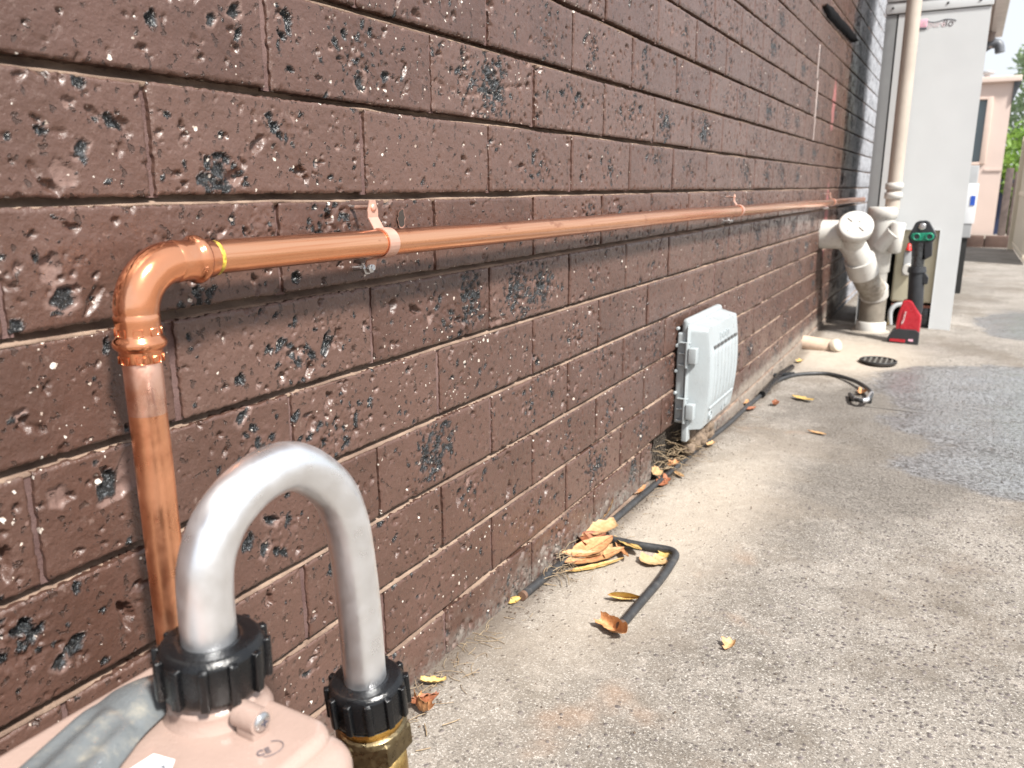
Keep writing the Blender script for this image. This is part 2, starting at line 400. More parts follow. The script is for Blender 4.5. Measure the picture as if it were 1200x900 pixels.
MFENCE = mat_plain('cream steel fence', (.62, .54, .42), .45, 0, .05, dirt=.2, scale=2)
MWOOD = mat_plain('weathered dark timber', (.13, .10, .09), .8, 0, .25)
MBLUE = mat_plain('navy plastic', (.012, .025, .07), .5)
MSTEP = mat_plain('dark brick edging', (.12, .075, .06), .8, 0, .2, scale=8)
MCONC = mat_plain('plain cement', (.36, .32, .27), .9, 0, .15, dirt=.4, scale=20)
MCAV = mat_plain('dark cavity fill', (.03, .024, .02), .95)  # near-black fill for the vent, drilled hole and drain well
MWIRE = mat_plain('rusty wire mesh', (.10, .085, .07), .7, .4)
MSEAL = mat_plain('pale joint sealant', (.34, .28, .26), .6)
MLO = mat_leaf('orange dry leaf', (.42, .19, .08), (.55, .31, .145))
MLT = mat_leaf('tan dry leaf', (.42, .25, .115), (.52, .35, .185))
MLY = mat_leaf('yellow dry leaf', (.44, .28, .07), (.54, .40, .16))
MLR = mat_leaf('rust brown dry leaf', (.20, .065, .03), (.32, .12, .055))
MSTRAW = mat_leaf('straw', (.22, .155, .095), (.36, .28, .18))
MFOL = mat_foliage('sunlit green leaves', (.10, .22, .03), (.24, .38, .08))
MFOL2 = mat_foliage('pale green leaves', (.22, .32, .16), (.34, .42, .26))
k = NT('window glass'); MGLASS = k.out((.10, .14, .16), .05, 0., None, .8)

# ------------------------------------------------------------ ground
rng = np.random.default_rng(7)
def noise2(nu, nv, cu, cv, r):
    """smooth value noise on a nu x nv grid with cu x cv cells, about -1..1"""
    g = r.uniform(-1, 1, (cu+3, cv+3))
    x = np.linspace(0, cu, nu); y = np.linspace(0, cv, nv)
    i = np.minimum(x.astype(int), cu); j = np.minimum(y.astype(int), cv)
    fx = (x-i); fy = (y-j); fx = fx*fx*(3-2*fx); fy = fy*fy*(3-2*fy)
    fx = fx[:, None]; fy = fy[None, :]
    a = g[np.ix_(i, j)]; b = g[np.ix_(i+1, j)]; c = g[np.ix_(i, j+1)]; d = g[np.ix_(i+1, j+1)]
    return (a*(1-fx)+b*fx)*(1-fy)+(c*(1-fx)+d*fx)*fy
def np_mesh(name, V, F, smooth=True, attr=None, attr_name='pit'):
    me = bpy.data.meshes.new(name); me.vertices.add(len(V)); me.vertices.foreach_set('co', V.astype(np.float32).ravel())
    n = len(F); me.loops.add(n*4); me.polygons.add(n)
    me.loops.foreach_set('vertex_index', F.astype(np.int32).ravel())
    me.polygons.foreach_set('loop_start', np.arange(0, n*4, 4, dtype=np.int32)); me.polygons.foreach_set('loop_total', np.full(n, 4, np.int32))
    me.polygons.foreach_set('use_smooth', np.full(n, smooth))
    if attr is not None:
        ca = me.color_attributes.new(attr_name, 'FLOAT_COLOR', 'POINT'); ca.data.foreach_set('color', attr.astype(np.float32).ravel())
    me.update(calc_edges=True); return me
def quads(nu, nv):
    i, j = np.meshgrid(np.arange(nu-1), np.arange(nv-1), indexing='ij')
    a = (i*nv+j).ravel(); return np.stack([a, a+nv, a+nv+1, a+1], -1)
xs = np.concatenate([-np.geomspace(60, .3, 14), np.arange(-.25, 1.3, .012), np.geomspace(1.4, 70, 18)])
ys = np.concatenate([-np.geomspace(40, 1.2, 10), np.arange(-.9, 4.6, .014), np.geomspace(4.8, 120, 34)])
XX, YY = np.meshgrid(xs, ys, indexing='ij')
ZZ = gz(YY)+.0022*noise2(len(xs), len(ys), 30, 90, rng)*(YY < 6)
# drain dish
ZZ -= .012*np.exp(-(((XX-.29)/.12)**2+((YY-3.28)/.1)**2))
def blob(cx, cy, rx, ry, p=1.): return np.exp(-(((XX-cx)/rx)**2+((YY-cy)/ry)**2)**p)
wet = np.clip(blob(.72, 3.0, .40, .40, 1.6)*1.1+blob(.83, 4.35, .20, .45, 2)*1.0+blob(.74, 2.45, .38, .20, 1.5)*.85+blob(.74, 2.05, .32, .20, 2)*.85, 0, 1)
wet *= 1-np.clip(blob(.42, 3.6, .24, .33, 2)*1.1, 0, 1)
cream = np.clip(blob(.17, 3.35, .27, .36, 2)+blob(.13, 1.5, .13, .5, 1.2)*.85+blob(.1, .95, .10, .3)*.4, 0, 1)
coarse = np.clip((XX-.22)/.35, 0, 1)*np.clip((2.3-YY)/.8, 0.25, 1)
damp = np.clip(blob(.58, 2.5, .55, .50, 2)*1.0+blob(.40, 1.75, .22, .28, 1.4)*.75+blob(.95, 2.3, .5, .7, 2)*.6+blob(.30, 1.35, .14, .16)*.4+blob(.5, 3.7, .25, .5, 2)*.3, 0, 1)*(1-.8*np.clip(blob(.2, 3.3, .3, .3, 2), 0, 1))
mask = np.stack([wet, cream, coarse, damp], -1).reshape(-1, 4)
gme = np_mesh('ground', np.stack([XX, YY, ZZ], -1).reshape(-1, 3), quads(len(xs), len(ys)), True, mask, 'mask')
go = link('ground', gme, mat_ground()); tag(go, 'weathered concrete side path with wet patches and exposed pebbles', kind='structure')

# ------------------------------------------------------------ brick wall
BL, BH, ML, MH = .2340, .0786, .24, .086
P0, B0 = .5186, .4229
def make_brick_arrays(L, H, res, seed, cluster=None, pits=34, big=None, hero=False):
    r = np.random.default_rng(seed)
    nu = max(6, int(L/res)+1); nv = max(5, int(H/res)+1)
    u = np.linspace(0, L, nu); v = np.linspace(0, H, nv); U, V = np.meshgrid(u, v, indexing='ij')
    h = .0006*noise2(nu, nv, 6, 3, r)+.0003*noise2(nu, nv, 26, 9, r)
    if res < .003: h += .00016*noise2(nu, nv, 90, 30, r)
    blk = np.zeros_like(h); cla = np.zeros_like(h)
    def pit(cx, cy, a, asp, ang, dep, kind):
        ca, sa = math.cos(ang), math.sin(ang)
        dx, dy = U-cx, V-cy
        p = (dx*ca+dy*sa)/(a*asp); q = (-dx*sa+dy*ca)/a
        wob = 1+.16*math.sin(3*cx*900)*np.sin(3*np.arctan2(q, p)+cx*500)+.10*np.sin(5*np.arctan2(q, p)+cy*700)
        rr = np.sqrt(p*p+q*q)/wob
        inside = np.clip(1-rr*rr, 0, 1)
        d = -dep*inside**.35*(.8+.2*(p > 0))
        np.minimum(h, h*0+d+h*.3, out=h, where=inside > .02)
        m = np.clip((1.12-rr)/.18, 0, 1)
        if kind == 1: np.maximum(blk, m, out=blk)
        if kind == 2: np.maximum(cla, m, out=cla)
        if kind == 3:
            np.maximum(cla, np.clip((1.5-rr)/.3, 0, 1)*.9, out=cla); np.maximum(blk, np.clip((.95-rr)/.15, 0, 1), out=blk)
    for i in range(pits):
        a = float(np.clip(r.lognormal(-6.5, .5), .0006, .0055)); t = r.random()
        pit(r.uniform(0, L), r.uniform(0, H), a, r.uniform(1, 2.4), r.uniform(-.5, 1.9), a*r.uniform(.7, 1.7), 1 if t < .15 else 2 if t < .20 else 3 if t < .25 else 0)
    for (cx, cy, sx, sy, n) in (cluster or []):
        for i in range(n):
            a = float(np.clip(r.lognormal(-6.2, .4), .0012, .006))
            t = r.random()
            pit(cx*L+r.normal()*sx, cy*H+r.normal()*sy, a, r.uniform(1, 1.9), r.uniform(0, 3), a*r.uniform(.6, 1.1), 1 if t < .62 else 2 if t < .72 else 0)
        g = np.exp(-(((U-cx*L)/(sx*1.5))**2+((V-cy*H)/(sy*1.5))**2))
        rag = noise2(nu, nv, 34, 12, r)*.7+noise2(nu, nv, 90, 30, r)*.5
        mk = np.clip((g*1.25+rag-1.0)/.12, 0, 1)
        if n > 50: np.maximum(blk, mk, out=blk); h -= mk*.0016*(1+.5*noise2(nu, nv, 110, 36, r))
        np.maximum(cla, np.clip((g*1.1+rag-.85)/.15, 0, 1)*(n > 60)*.8, out=cla)
        h += g*.0014*noise2(nu, nv, 60, 20, r)
    for (cx, cy, a, asp, ang, dep, kind) in (big or []): pit(cx*L, cy*H, a, asp, ang, dep, kind)
    # worn arrises
    de = np.minimum(np.minimum(U, L-U), np.minimum(V, H-V))
    w = .0020+.0012*noise2(nu, nv, 18, 7, r)+.0008*noise2(nu, nv, 60, 20, r)
    k = np.clip(1-de/np.maximum(w, .0008), 0, 1)
    h -= .0016*k*k
    jag = .0007*noise2(nu, nv, 70, 24, r)
    # outline wobble
    U2 = U+np.where((U < 1e-6) | (U > L-1e-6), jag, 0); V2 = V+np.where((V < 1e-6) | (V > H-1e-6), jag, 0)
    top = np.stack([h, U2-L/2, V2-H/2], -1)
    # skirt to the back
    idx = np.concatenate([np.arange(nu)*nv, (nu-1)*nv+np.arange(1, nv), (np.arange(nu-2, -1, -1))*nv+nv-1, np.arange(nv-2, 0, -1)])
    tv = top.reshape(-1, 3); N = len(tv); rim = tv[idx]; bk = rim.copy(); bk[:, 0] = -.045
    Vv = np.concatenate([tv, rim, bk]); m = len(idx)
    a = np.arange(m); b = (a+1) % m
    F = np.concatenate([quads(nu, nv), np.stack([N+a, N+m+a, N+m+b, N+b], -1)])
    cc = np.stack([blk, cla, np.zeros_like(blk), np.ones_like(blk)], -1).reshape(-1, 4)
    C2 = np.concatenate([cc, cc[idx], cc[idx]*0+np.array([0, 0, 0, 1])])
    return Vv, F, C2
wall = empty('brick_wall', (0, 2.5, 0), 'brown painted pitted clinker brick wall with raked joints along the left of the path', 'wall')
bricks = []
for kk in range(-6, 23):
    off = 0 if kk % 2 else .5
    for c in range(-6, 28):
        y0 = P0+ML*(c+off)+.003; z0 = B0+MH*kk
        y1 = y0+BL
        if y1 < -.75 or y0 > 6.4: continue
        bricks.append([kk, c+off, y0, y1, z0, z0+BH])
# opening for the underfloor vent: cut bricks around it
VY0, VY1, VZ1 = 1.545, 1.83, .0735
out = []
for b in bricks:
    kk, c, y0, y1, z0, z1 = b
    if z0 < .072 and y1 > VY0 and y0 < VY1:
        if y0 < VY0-.03: out.append([kk, c, y0, VY0, z0, z1])
        if y1 > VY1+.03: out.append([kk, c, VY1, y1, z0, z1])
        continue
    out.append(b)
bricks = out
def onscreen(b):
    A = [project((0, y, z)) for y in (b[2], (b[2]+b[3])/2, b[3]) for z in (b[4], b[5])]
    if max(p[2] for p in A) < .05 or min(p[2] for p in A) < .02: return 0
    px = [min(max(p[0], -5), 1205) for p in A]; py = [min(max(p[1], -5), 905) for p in A]
    if b[5] < gz(b[2])-.005: return 0
    return max(0, (max(px)-min(px)))*max(0, (max(py)-min(py)))
sc = sorted(((onscreen(b), i) for i, b in enumerate(bricks)), reverse=True)
picked = {i for a, i in sc[:292] if a > 30}
# bricks the photograph shows with burnt slag clusters: (row, column) -> clusters
CL = {(3, 1): [(.30, .5, .016, .022, 46), (.55, .45, .026, .024, 110)], (3, 2): [(.5, .5, .03, .02, 40)], (3, 3): [(.5, .5, .05, .02, 45)],
      (0, .5): [(.82, .6, .014, .02, 60), (.6, .3, .02, .015, 25)], (0, 1.5): [(.3, .5, .03, .024, 80), (.65, .5, .03, .02, 70)],
      (1, 0): [(.3, .75, .018, .016, 40)], (-1, 0): [(.25, .3, .03, .02, 50)], (-2, .5): [(.45, .55, .03, .022, 70)],
      (-1, 2): [(.6, .5, .03, .02, 40)], (-2, 1.5): [(.5, .6, .03, .02, 35)], (-3, 1): [(.3, .6, .02, .02, 30)], (2, -.5): [(.25, .15, .012, .010, 40), (.55, .7, .02, .01, 14)],
      (1, -1): [(.62, .18, .012, .012, 26), (.95, .62, .02, .012, 26)], (-1, -1): [(.85, .4, .02, .016, 30)], (2, 1.5): [(.6, .5, .03, .02, 30)], (-3, 2): [(.6, .5, .03, .02, 25)],
      (4, 1.5): [(.7, .5, .02, .02, 25)], (3, 5): [(.4, .5, .04, .02, 60)], (2, 4.5): [(.5, .5, .03, .02, 40)], (-2, -.5): [(.42, .45, .02, .012, 10)]}
# big single pits on the nearest bricks
BIG = {(3, -1): [(.55, .46, .0048, 1.2, 1.2, .005, 1), (.28, .86, .004, 1.1, .4, .004, 1), (.40, .63, .0035, 1.8, .2, .003, 0), (.7, .3, .005, 1.4, 1.2, .0012, 0), (.78, .56, .004, 1.6, .9, .003, 3), (.87, .33, .0035, 1.3, 0, .003, 0)],
       (3, 0): [(.5, .22, .0070, 1.2, 1.4, .005, 3), (.36, .62, .0036, 1.8, 2.2, .003, 1), (.66, .35, .005, 1.3, .4, .004, 1)],
       (2, -1.5): [(.80, .95, .0045, 1.1, 0, .004, 1), (.83, .7, .004, 1.4, 2.4, .003, 0), (.76, .78, .0038, 1.2, 0, .003, 2), (.72, .2, .0085, 1.2, 2.3, .003, 2), (.93, .60, .005, 1.6, 2, .004, 0)],
       (1, -1): [(.13, .5, .007, 1.5, 1.4, .004, 2), (.25, .2, .004, 3.2, .9, .003, 0), (.34, .15, .004, 3, .7, .003, 0), (.42, .5, .003, 2.6, 1.4, .003, 0), (.70, .6, .0045, 1.2, .1, .003, 1), (.16, .24, .008, 1.2, .6, .004, 3)],
       (-1, -1): [(.34, .80, .013, 1.9, .4, .0045, 2), (.24, .62, .010, 1.5, .3, .004, 2), (.22, .66, .0075, 1.5, 1.0, .005, 1), (.06, .72, .008, 1.0, 0, .003, 2)],
       (0, -.5): [(.55, .4, .0045, 2.4, .2, .003, 0), (.4, .5, .004, 1.2, 0, .004, 1), (.25, .25, .005, 1.2, 0, .004, 1)],
       (-2, -1.5): [(.55, .4, .006, 1.4, .7, .004, 1), (.5, .3, .0055, 1.2, 1.2, .004, 3)],
       (-2, -.5): [(.22, .55, .006, 1.5, .9, .004, 1), (.30, .38, .0055, 1.5, 1.1, .004, 3), (.08, .25, .006, 2.2, .8, .003, 0)]}
far_var = [make_brick_arrays(BL, BH, .0032, 900+i, [[(r_ := rng.uniform(.2, .8)), .5, .035, .02, int(rng.integers(0, 120))]], 130) for i in range(14)]
low_var = [make_brick_arrays(BL, BH, .008, 970+i, None, 30) for i in range(6)]
far_me = [np_mesh('brick', *(a[0], a[1]), True, a[2]) for a in far_var]
for m in far_me: m.materials.append(MBRICK)
rv, rf, rc, nn = [], [], [], 0
rr_ = random.Random(3)
for i, b in enumerate(bricks):
    kk, c, y0, y1, z0, z1 = b
    L = y1-y0; full = abs(L-BL) < 1e-4
    jx = rr_.uniform(-.0008, .0008); jy = rr_.uniform(-.001, .001); jz = rr_.uniform(-.0009, .0009); ja = rr_.uniform(-.003, .003)
    loc = Vector((jx, (y0+y1)/2+jy, (z0+z1)/2+jz))
    if i in picked:
        if full and y0 > 2.0 and (kk, c) not in CL: me = rr_.choice(far_me)
        else:
            res = .0013 if y0 < .62 else .0019 if y0 < 1.3 else .003
            cl = CL.get((kk, c)); pits = rr_.randint(45, 110)
            if cl is None and rr_.random() < (.35 if y0 < 1 else .7): cl = [(rr_.uniform(.15, .85), rr_.uniform(.3, .7), rr_.uniform(.012, .035), .018, rr_.randint(12, 60))]
            a = make_brick_arrays(L, BH, res, 1000+i, cl, pits, BIG.get((kk, c)))
            me = np_mesh('brick', a[0], a[1], True, a[2]); me.materials.append(MBRICK)
        o = bpy.data.objects.new('brick', me); COL.objects.link(o); o.parent = wall
        o.matrix_parent_inverse = Matrix.Translation(-Vector(wall.location))
        o.location = loc; o.rotation_euler = (ja, 0, 0)
    else:
        a = low_var[i % 6] if full else make_brick_arrays(L, BH, .008, 2000+i)
        rv.append(a[0]+np.array(loc)); rf.append(a[1]+nn); rc.append(a[2]); nn += len(a[0])
ro = link('distant_bricks', np_mesh('distant_bricks', np.concatenate(rv), np.concatenate(rf), True, np.concatenate(rc)), MBRICK, wall); ro['kind'] = 'stuff'
# mortar
yg = np.concatenate([np.arange(-.75, 2.2, .004), np.arange(2.2, 6.6, .02)])
zt = B0+MH*23
for kk in range(-5, 24):
    zc = B0+MH*kk   # bottom of bricks above this bed
    rg = np.random.default_rng(50+kk+10); n = len(yg)
    nz = np.interp(yg, np.linspace(-.8, 6.7, 900), rg.normal(size=900)); ns = np.interp(yg, np.linspace(-.8, 6.7, 120), rg.normal(size=120))
    prof = [(-.016, .003), (-.0150, -.001), (-.0125, -.0034), (-.0080, -.0056), (-.0020, -.0073), (-.010, -.014)]
    P = np.zeros((n, len(prof), 3))
    for j, (px, pz) in enumerate(prof):
        P[:, j, 0] = px+(.0007*nz*np.random.default_rng(kk*7+j+90).uniform(.5, 1, n)+.0008*ns)*(j in (1, 2, 3, 4)); P[:, j, 1] = yg; P[:, j, 2] = zc+pz+.0006*ns
    if kk in (-5, -4):
        for lo, hi in ((-2, VY0), (VY1, 9)):
            s_ = (yg >= lo) & (yg <= hi); mb = MB(); mb.grid(P[s_]); mb.build('bed_joint', MMORT, wall, fix=False)
    else:
        mb = MB(); mb.grid(P); mb.build('bed_joint', MMORT, wall, fix=False)
mb = MB(); rp = random.Random(5)
for b in bricks:
    kk, c, y0, y1, z0, z1 = b
    if abs((y1-y0)-BL) > 1e-4: continue
    d = -.0036-rp.random()*.0024 if y0 < 1.6 else -.0016-rp.random()*.0012
    n = 14; Pg = np.zeros((n, 4, 3))
    for a_ in range(n):
        z = z0-.0015+(z1-z0+.002)*a_/(n-1); w = rp.uniform(-.0005, .0005)
        for q, (yy, xx) in enumerate(((-.0025, .0008), (.0012, 0), (.005, 0), (.0085, .0008))):
            Pg[a_, q] = (d+xx+w, y1+yy-.0002, z)
    mb.grid(Pg)
po = mb.build('perp_joint', MPERP, wall, fix=False); po['kind'] = 'stuff'
MB().box((-.2, -.75, -.2), (-.03, VY0-.02, zt)).box((-.2, VY0-.02, VZ1+.02), (-.03, VY1+.02, zt)).box((-.2, VY1+.02, -.2), (-.03, 6.45, zt)).build('wall_core', MMORT, wall)
MB().box((-.198, VY0-.02, -.2), (-.12, VY1+.02, VZ1+.02)).build('vent_cavity', MCAV, wall)
# short sealed movement joint (pale) and a raised black strip, painted shade of a missing bed joint
mb = MB()
for a_, b_ in (((961, 52), (958, 92)), ((958, 94), (954, 165))):
    A = at_x(*a_, .001); B = at_x(*b_, .001); yc = (A[1]+B[1])/2
    mb.box((-.006, yc-.008, B[2]), (.0015, yc+.008, A[2]), .0008)
mb.build('sealant_strip', MSEAL, wall)
A = at_x(964, 6, .0); B = at_x(1002, 48, .0)
zz = (A[2]+B[2])/2
pb = B0+MH*math.ceil((A[2]-B0)/MH)
mb = MB()
n = 40; Pg = np.zeros((n, 5, 3)); rw = np.random.default_rng(4).normal(size=(n, 5))*.0015
for i in range(n):
    y = A[1]+(B[1]-A[1])*i/(n-1); w = .022*min(1, 6*min(i, n-1-i)/n+.15)
    zq = A[2]+(B[2]-A[2])*i/(n-1)
    for j in range(5):
        an = math.pi*j/4; Pg[i, j] = (.002+.012*math.sin(an)+rw[i, j], y, zq+w*math.cos(an)+rw[i, j])
mb.grid(Pg).build('joint_shade_strip', mat_plain('matt black', (.006, .006, .007), .95, spec=.1), wall)

# wire mesh over the vent
vent = empty('wire_mesh_vent', (-.01, (VY0+VY1)/2, 0), 'rusty wire mesh across the dark vent hole under the grey utility box', 'vent')
mb = MB()
s_ = .0135
for i in range(int((VY1-VY0+.1)/s_)+8):
    y = VY0-.1+i*s_
    for sg in (1, -1):
        pts = []
        for t in np.linspace(0, 1, 2):
            z = -.05+t*.125; yy = y+sg*(t-.5)*.06
            pts.append((-.016+.0008*sg, yy, z))
        if all(VY0+.002 < p[1] < VY1-.002 for p in pts): mb.tube(pts, .0009, 5)
mb.build('mesh_wires', MWIRE, vent)

# ------------------------------------------------------------ copper gas pipe
PX, PR = .036, .0127
pv = at_x(166, 420, PX); pyv = float(pv[1]); ph = at_x(300, 298, PX)
ZP0 = float(ph[2]); pfar = at_x(985, 236, PX); slope = (pfar[2]-ph[2])/(pfar[1]-ph[1])
def zp(y): return ZP0+slope*(y-ph[1])
pipe = empty('copper_gas_pipe', (PX, pyv, .05), 'bright copper pipe rising beside the meter, turning an elbow and running along the wall', 'pipe')
RB = .034
ze = zp(pyv)
MB().tube([(PX, pyv, z) for z in np.linspace(.02, ze-RB-.018, 30)], PR, 32).build('riser', MCOP, pipe)
hp = [(PX, y, zp(y)+.0008*math.sin(y*5)) for y in np.linspace(pyv+RB+.018, 4.75, 90)]
MB().tube(hp, PR, 40).build('level_run', MCOPR, pipe)
# elbow: fitting body with press collars
pts = [(PX, pyv, ze-RB-.012)]+[(PX, pyv+RB-RB*math.cos(a), ze-RB+RB*math.sin(a)) for a in np.linspace(0, math.pi/2, 14)]+[(PX, pyv+RB+.012, ze)]
el = MB().tube(pts, [.0142]*2+[.0150]*12+[.0142]*2, 36).build('elbow', MCOPD, pipe)
def collar(c, ax):
    m = MB()
    m.lathe(c, ax, [(-.004, .0142), (-.002, .0152), (.002, .0148), (.010, .0148), (.012, .0150), (.0135, .0164), (.0155, .0176), (.018, .0176), (.0200, .0164), (.0212, .0146), (.0225, .0143), (.029, .0143), (.0300, .0137), (.0302, .0127)], 36, close=False)
    return m
collar((PX, pyv, ze-RB-.002), (0, 0, -1)).build('press_collar', MCOPD, pipe)
collar((PX, pyv+RB+.002, ze), (0, 1, 0)).build('press_collar', MCOPD, pipe)
# stamped marks on the lower collar, camera side
mk = MB()
for dz, w_ in ((-.0085, .0075), (-.0275, .0055)):
    for a0 in np.linspace(-.9, 2.2, 5):
        ca, sa = math.cos(a0), -math.sin(a0)
        cpt = np.array([PX+.0147*ca if dz > -.02 else PX+.0143*ca, pyv+(.0147 if dz > -.02 else .0143)*sa, ze-RB-.002+dz])
        mk.tube([cpt+np.array([-sa*.003, ca*.003, .0025]), cpt+np.array([sa*.003, -ca*.003, .0025]), cpt+np.array([sa*.003, -ca*.003, -.0022]), cpt+np.array([-sa*.003, ca*.003, -.0022]), cpt+np.array([-sa*.003, ca*.003, .0025])], .0005, 6)
mk.build('stamped_mark', MCOPD, pipe)
MB().lathe((PX, pyv+RB+.0325, ze), (0, 1, 0), [(0, .0128), (.0003, .0131), (.0034, .0131), (.0037, .0128)], 32, close=False).build('yellow_indicator_ring', mat_plain('yellow seal ring', (.50, .36, .05), .5, 0, .5, scale=300), pipe)
# brushed band under the elbow
MB().lathe((PX, pyv, ze-RB-.032), (0, 0, -1), [(0, .0127), (.0006, .01285), (.036, .01285), (.037, .0127)], 32, close=False).build('brushed_band', mat_copper('sanded copper', (.93, .60, .48), .34), pipe)
wp = at_x(573, 272, PX+PR)
text_obj('pipe_marking', 'W', .0075, (PX+PR*.98+.0004, wp[1]-.004, wp[2]-.004), (0, 1, 0), (-.25, 0, 1), MDARK, pipe, .0001)
def saddle(yc, i):
    zc = zp(yc)
    e = empty('pipe_saddle', (0, yc, zc), ['copper plated saddle clip nearest the elbow, holding the pipe beside a broken screw hole', 'small far saddle clip holding the copper pipe near the white drain pipe', 'farthest saddle clip on the copper pipe before the grey cabinet'][i], 'pipe clip', 'saddle clips along the copper pipe')
    w = .0075; R1 = PR+.0002; th = .0016
    path = []
    # top lug standing off the wall, S-bend onto the pipe, round the front and under
    for z in (.040, .030, .0235): path.append((PX-.012, z))
    for a in np.linspace(.62*math.pi, -.5*math.pi, 16): path.append((PX+(R1+th/2)*math.cos(a), (R1+th/2)*math.sin(a)))
    path.append((PX-.006, -(R1+th*.6)))
    path.append((PX-.016, -(R1+.004))); path.append((PX-.018, -(R1+.014)))
    m = MB(); n = len(path); Q = np.zeros((n, 4, 3)); pa = np.array(path)
    for j in range(n):
        t = pa[min(j+1, n-1)]-pa[max(j-1, 0)]; t /= np.linalg.norm(t); nr = np.array([-t[1], t[0]])
        ww = w*(.55 if j == 0 else 1)
        for q, (s1, s2) in enumerate(((-1, -1), (1, -1), (1, 1), (-1, 1))):
            Q[j, q] = (pa[j][0]+nr[0]*s2*th/2, yc+s1*ww, zc+pa[j][1]+nr[1]*s2*th/2)
    V = Q.reshape(-1, 3); F = [(j*4+q, j*4+(q+1) % 4, (j+1)*4+(q+1) % 4, (j+1)*4+q) for j in range(n-1) for q in range(4)]+[(0, 1, 2, 3), ((n-1)*4+3, (n-1)*4+2, (n-1)*4+1, (n-1)*4)]
    m.add(V, F); m.build('strap', MCLIP, e, .0003)
    # screw through the top lug into a stand-off, lower bolt and nut
    MB().lathe((PX-.0125, yc, zc+.033), (1, 0, 0), [(-.02, .0022), (0, .0022), (.001, .0035), (.0028, .0035), (.003, .0012)], 14).build('hole_rim', MCLIP, e)
    MB().tube([(-.02, yc-.002, zc-.028), (PX-.012, yc-.002, zc-.024)], .0028, 12).lathe((PX-.022, yc-.004, zc-.025), (1, 0, 0), [(0, .0065), (.004, .0065), (.0045, .0045), (.009, .0045), (.0095, .001)], 6, smooth=False).build('stand_off_bolt', MSTEEL, e)
    MB().tube([(-.02, yc, zc+.033), (PX-.014, yc, zc+.033)], .0022, 12).build('stand_off_rod', MSTEEL, e)
c0 = at_x(462, 280, PX+PR)
saddle(float(c0[1]), 0)
saddle(float(at_x(872, 240, PX+PR)[1]), 1); saddle(float(at_x(980, 232, PX+PR)[1]), 2)
# chipped hole in the brick beside the clip
hc = at_x(470, 256, .001)
mb = MB(); n = 18
a_ = np.linspace(0, 2*math.pi, n, endpoint=False); rh = np.random.default_rng(3).uniform(.8, 1.2, n)
R_ = [(.0015, hc[1]+.0065*rh[i]*math.cos(a_[i])-.002*math.sin(a_[i]), hc[2]+.0095*rh[i]*math.sin(a_[i])+.004*math.cos(a_[i])) for i in range(n)]
mb.add(R_+[(.0008, p[1]*.55+hc[1]*.45, p[2]*.55+hc[2]*.45) for p in R_], [(i, (i+1) % n, n+(i+1) % n, n+i) for i in range(n)])
mb.build('chipped_hole_rim', mat_plain('broken clay', (.24, .13, .10), .85, 0, .3, scale=200), wall, fix=False)
MB().add([(.0016, p[1]*.88+hc[1]*.12, p[2]*.88+hc[2]*.12+.0004) for p in R_], [tuple(range(n))]).build('hole_shade_disc', MCAV, wall, fix=False)  # flat near-black disc, the hole's inner shade put into its colour

# ------------------------------------------------------------ gas meter and aluminium loop
GX = .18
def P3(px, py, X=GX): return at_x(px, py, X)
apx = [(250, 800), (246, 762), (240, 700), (239, 664), (246, 632), (259, 603), (281, 575), (308, 554), (336, 545), (362, 554), (386, 576), (399, 608), (406, 645), (414, 710), (420, 784), (424, 815)]
ap = np.array([P3(*p) for p in apx])
ap[:, 0] = GX+.006*np.linspace(0, 1, len(ap))
def smooth_path(p, n):
    p = np.array(p); t = np.concatenate([[0], np.cumsum(np.linalg.norm(np.diff(p, axis=0), axis=1))]); m = len(p); outp = []
    for s in np.linspace(0, t[-1]-1e-9, n):
        i = min(int(np.searchsorted(t, s, side='right'))-1, m-2); f = (s-t[i])/(t[i+1]-t[i])
        a, b, c, d = p[max(i-1, 0)], p[i], p[i+1], p[min(i+2, m-1)]
        outp.append(.5*((2*b)+(-a+c)*f+(2*a-5*b+4*c-d)*f*f+(-a+3*b-3*c+d)*f**3))
    q = np.array(outp)
    return q
loop = empty('aluminium_loop_pipe', tuple(ap[0]), 'satin aluminium U-bend pipe between the two black ribbed nuts', 'pipe')
MB().tube(smooth_path(ap, 90), .0150, 40).build('bent_tube', MALU, loop)
la = ap[1]-ap[0]; la /= np.linalg.norm(la); ra = ap[-2]-ap[-1]; ra /= np.linalg.norm(ra)
def ribbed_nut(c, ax, R, h, label, nr=12):
    c = np.array(c, float); ax = np.array(ax, float)
    e = empty('ribbed_nut', tuple(c-ax*h), label, 'nut', 'black ribbed union nuts')
    MB().lathe(c-ax*h, ax, [(0, R*.80), (.0015, R*.97), (.004, R), (h-.006, R*1.0), (h-.0045, R*.985), (h-.0015, R*.90), (h-.0005, R*.84), (h-.0008, R*.72), (h+.0003, R*.66), (h-.001, .0156)], 64).build('nut_body', MNUT, e)
    a = np.array([0, 0, 1.]) if abs(ax[2]) < .9 else np.array([1., 0, 0]); N = np.cross(ax, a); N /= np.linalg.norm(N); B = np.cross(ax, N)
    m = MB()
    for k_ in range(nr):
        an = 2*math.pi*(k_+.35)/nr; d = math.cos(an)*N+math.sin(an)*B; t = -math.sin(an)*N+math.cos(an)*B
        Rm = np.stack([d, t, ax], 1)
        cc = c-ax*(h/2+.001)+d*(R+.0006)
        m.box(cc-np.array([.0024, .0027, h/2-.003]), cc+np.array([.0024, .0027, h/2-.003]), .0012, Rm, cc)
    m.build('grip_rib', MNUT, e)
    return e
nl = P3(247, 748); nr_ = P3(421, 792); nl[0] = ap[1][0]; nr_[0] = ap[-1][0]
upL = la; upR = ra
ribbed_nut(nl+upL*.002, upL, .0288, .030, 'larger black ribbed nut on top of the beige gas meter')
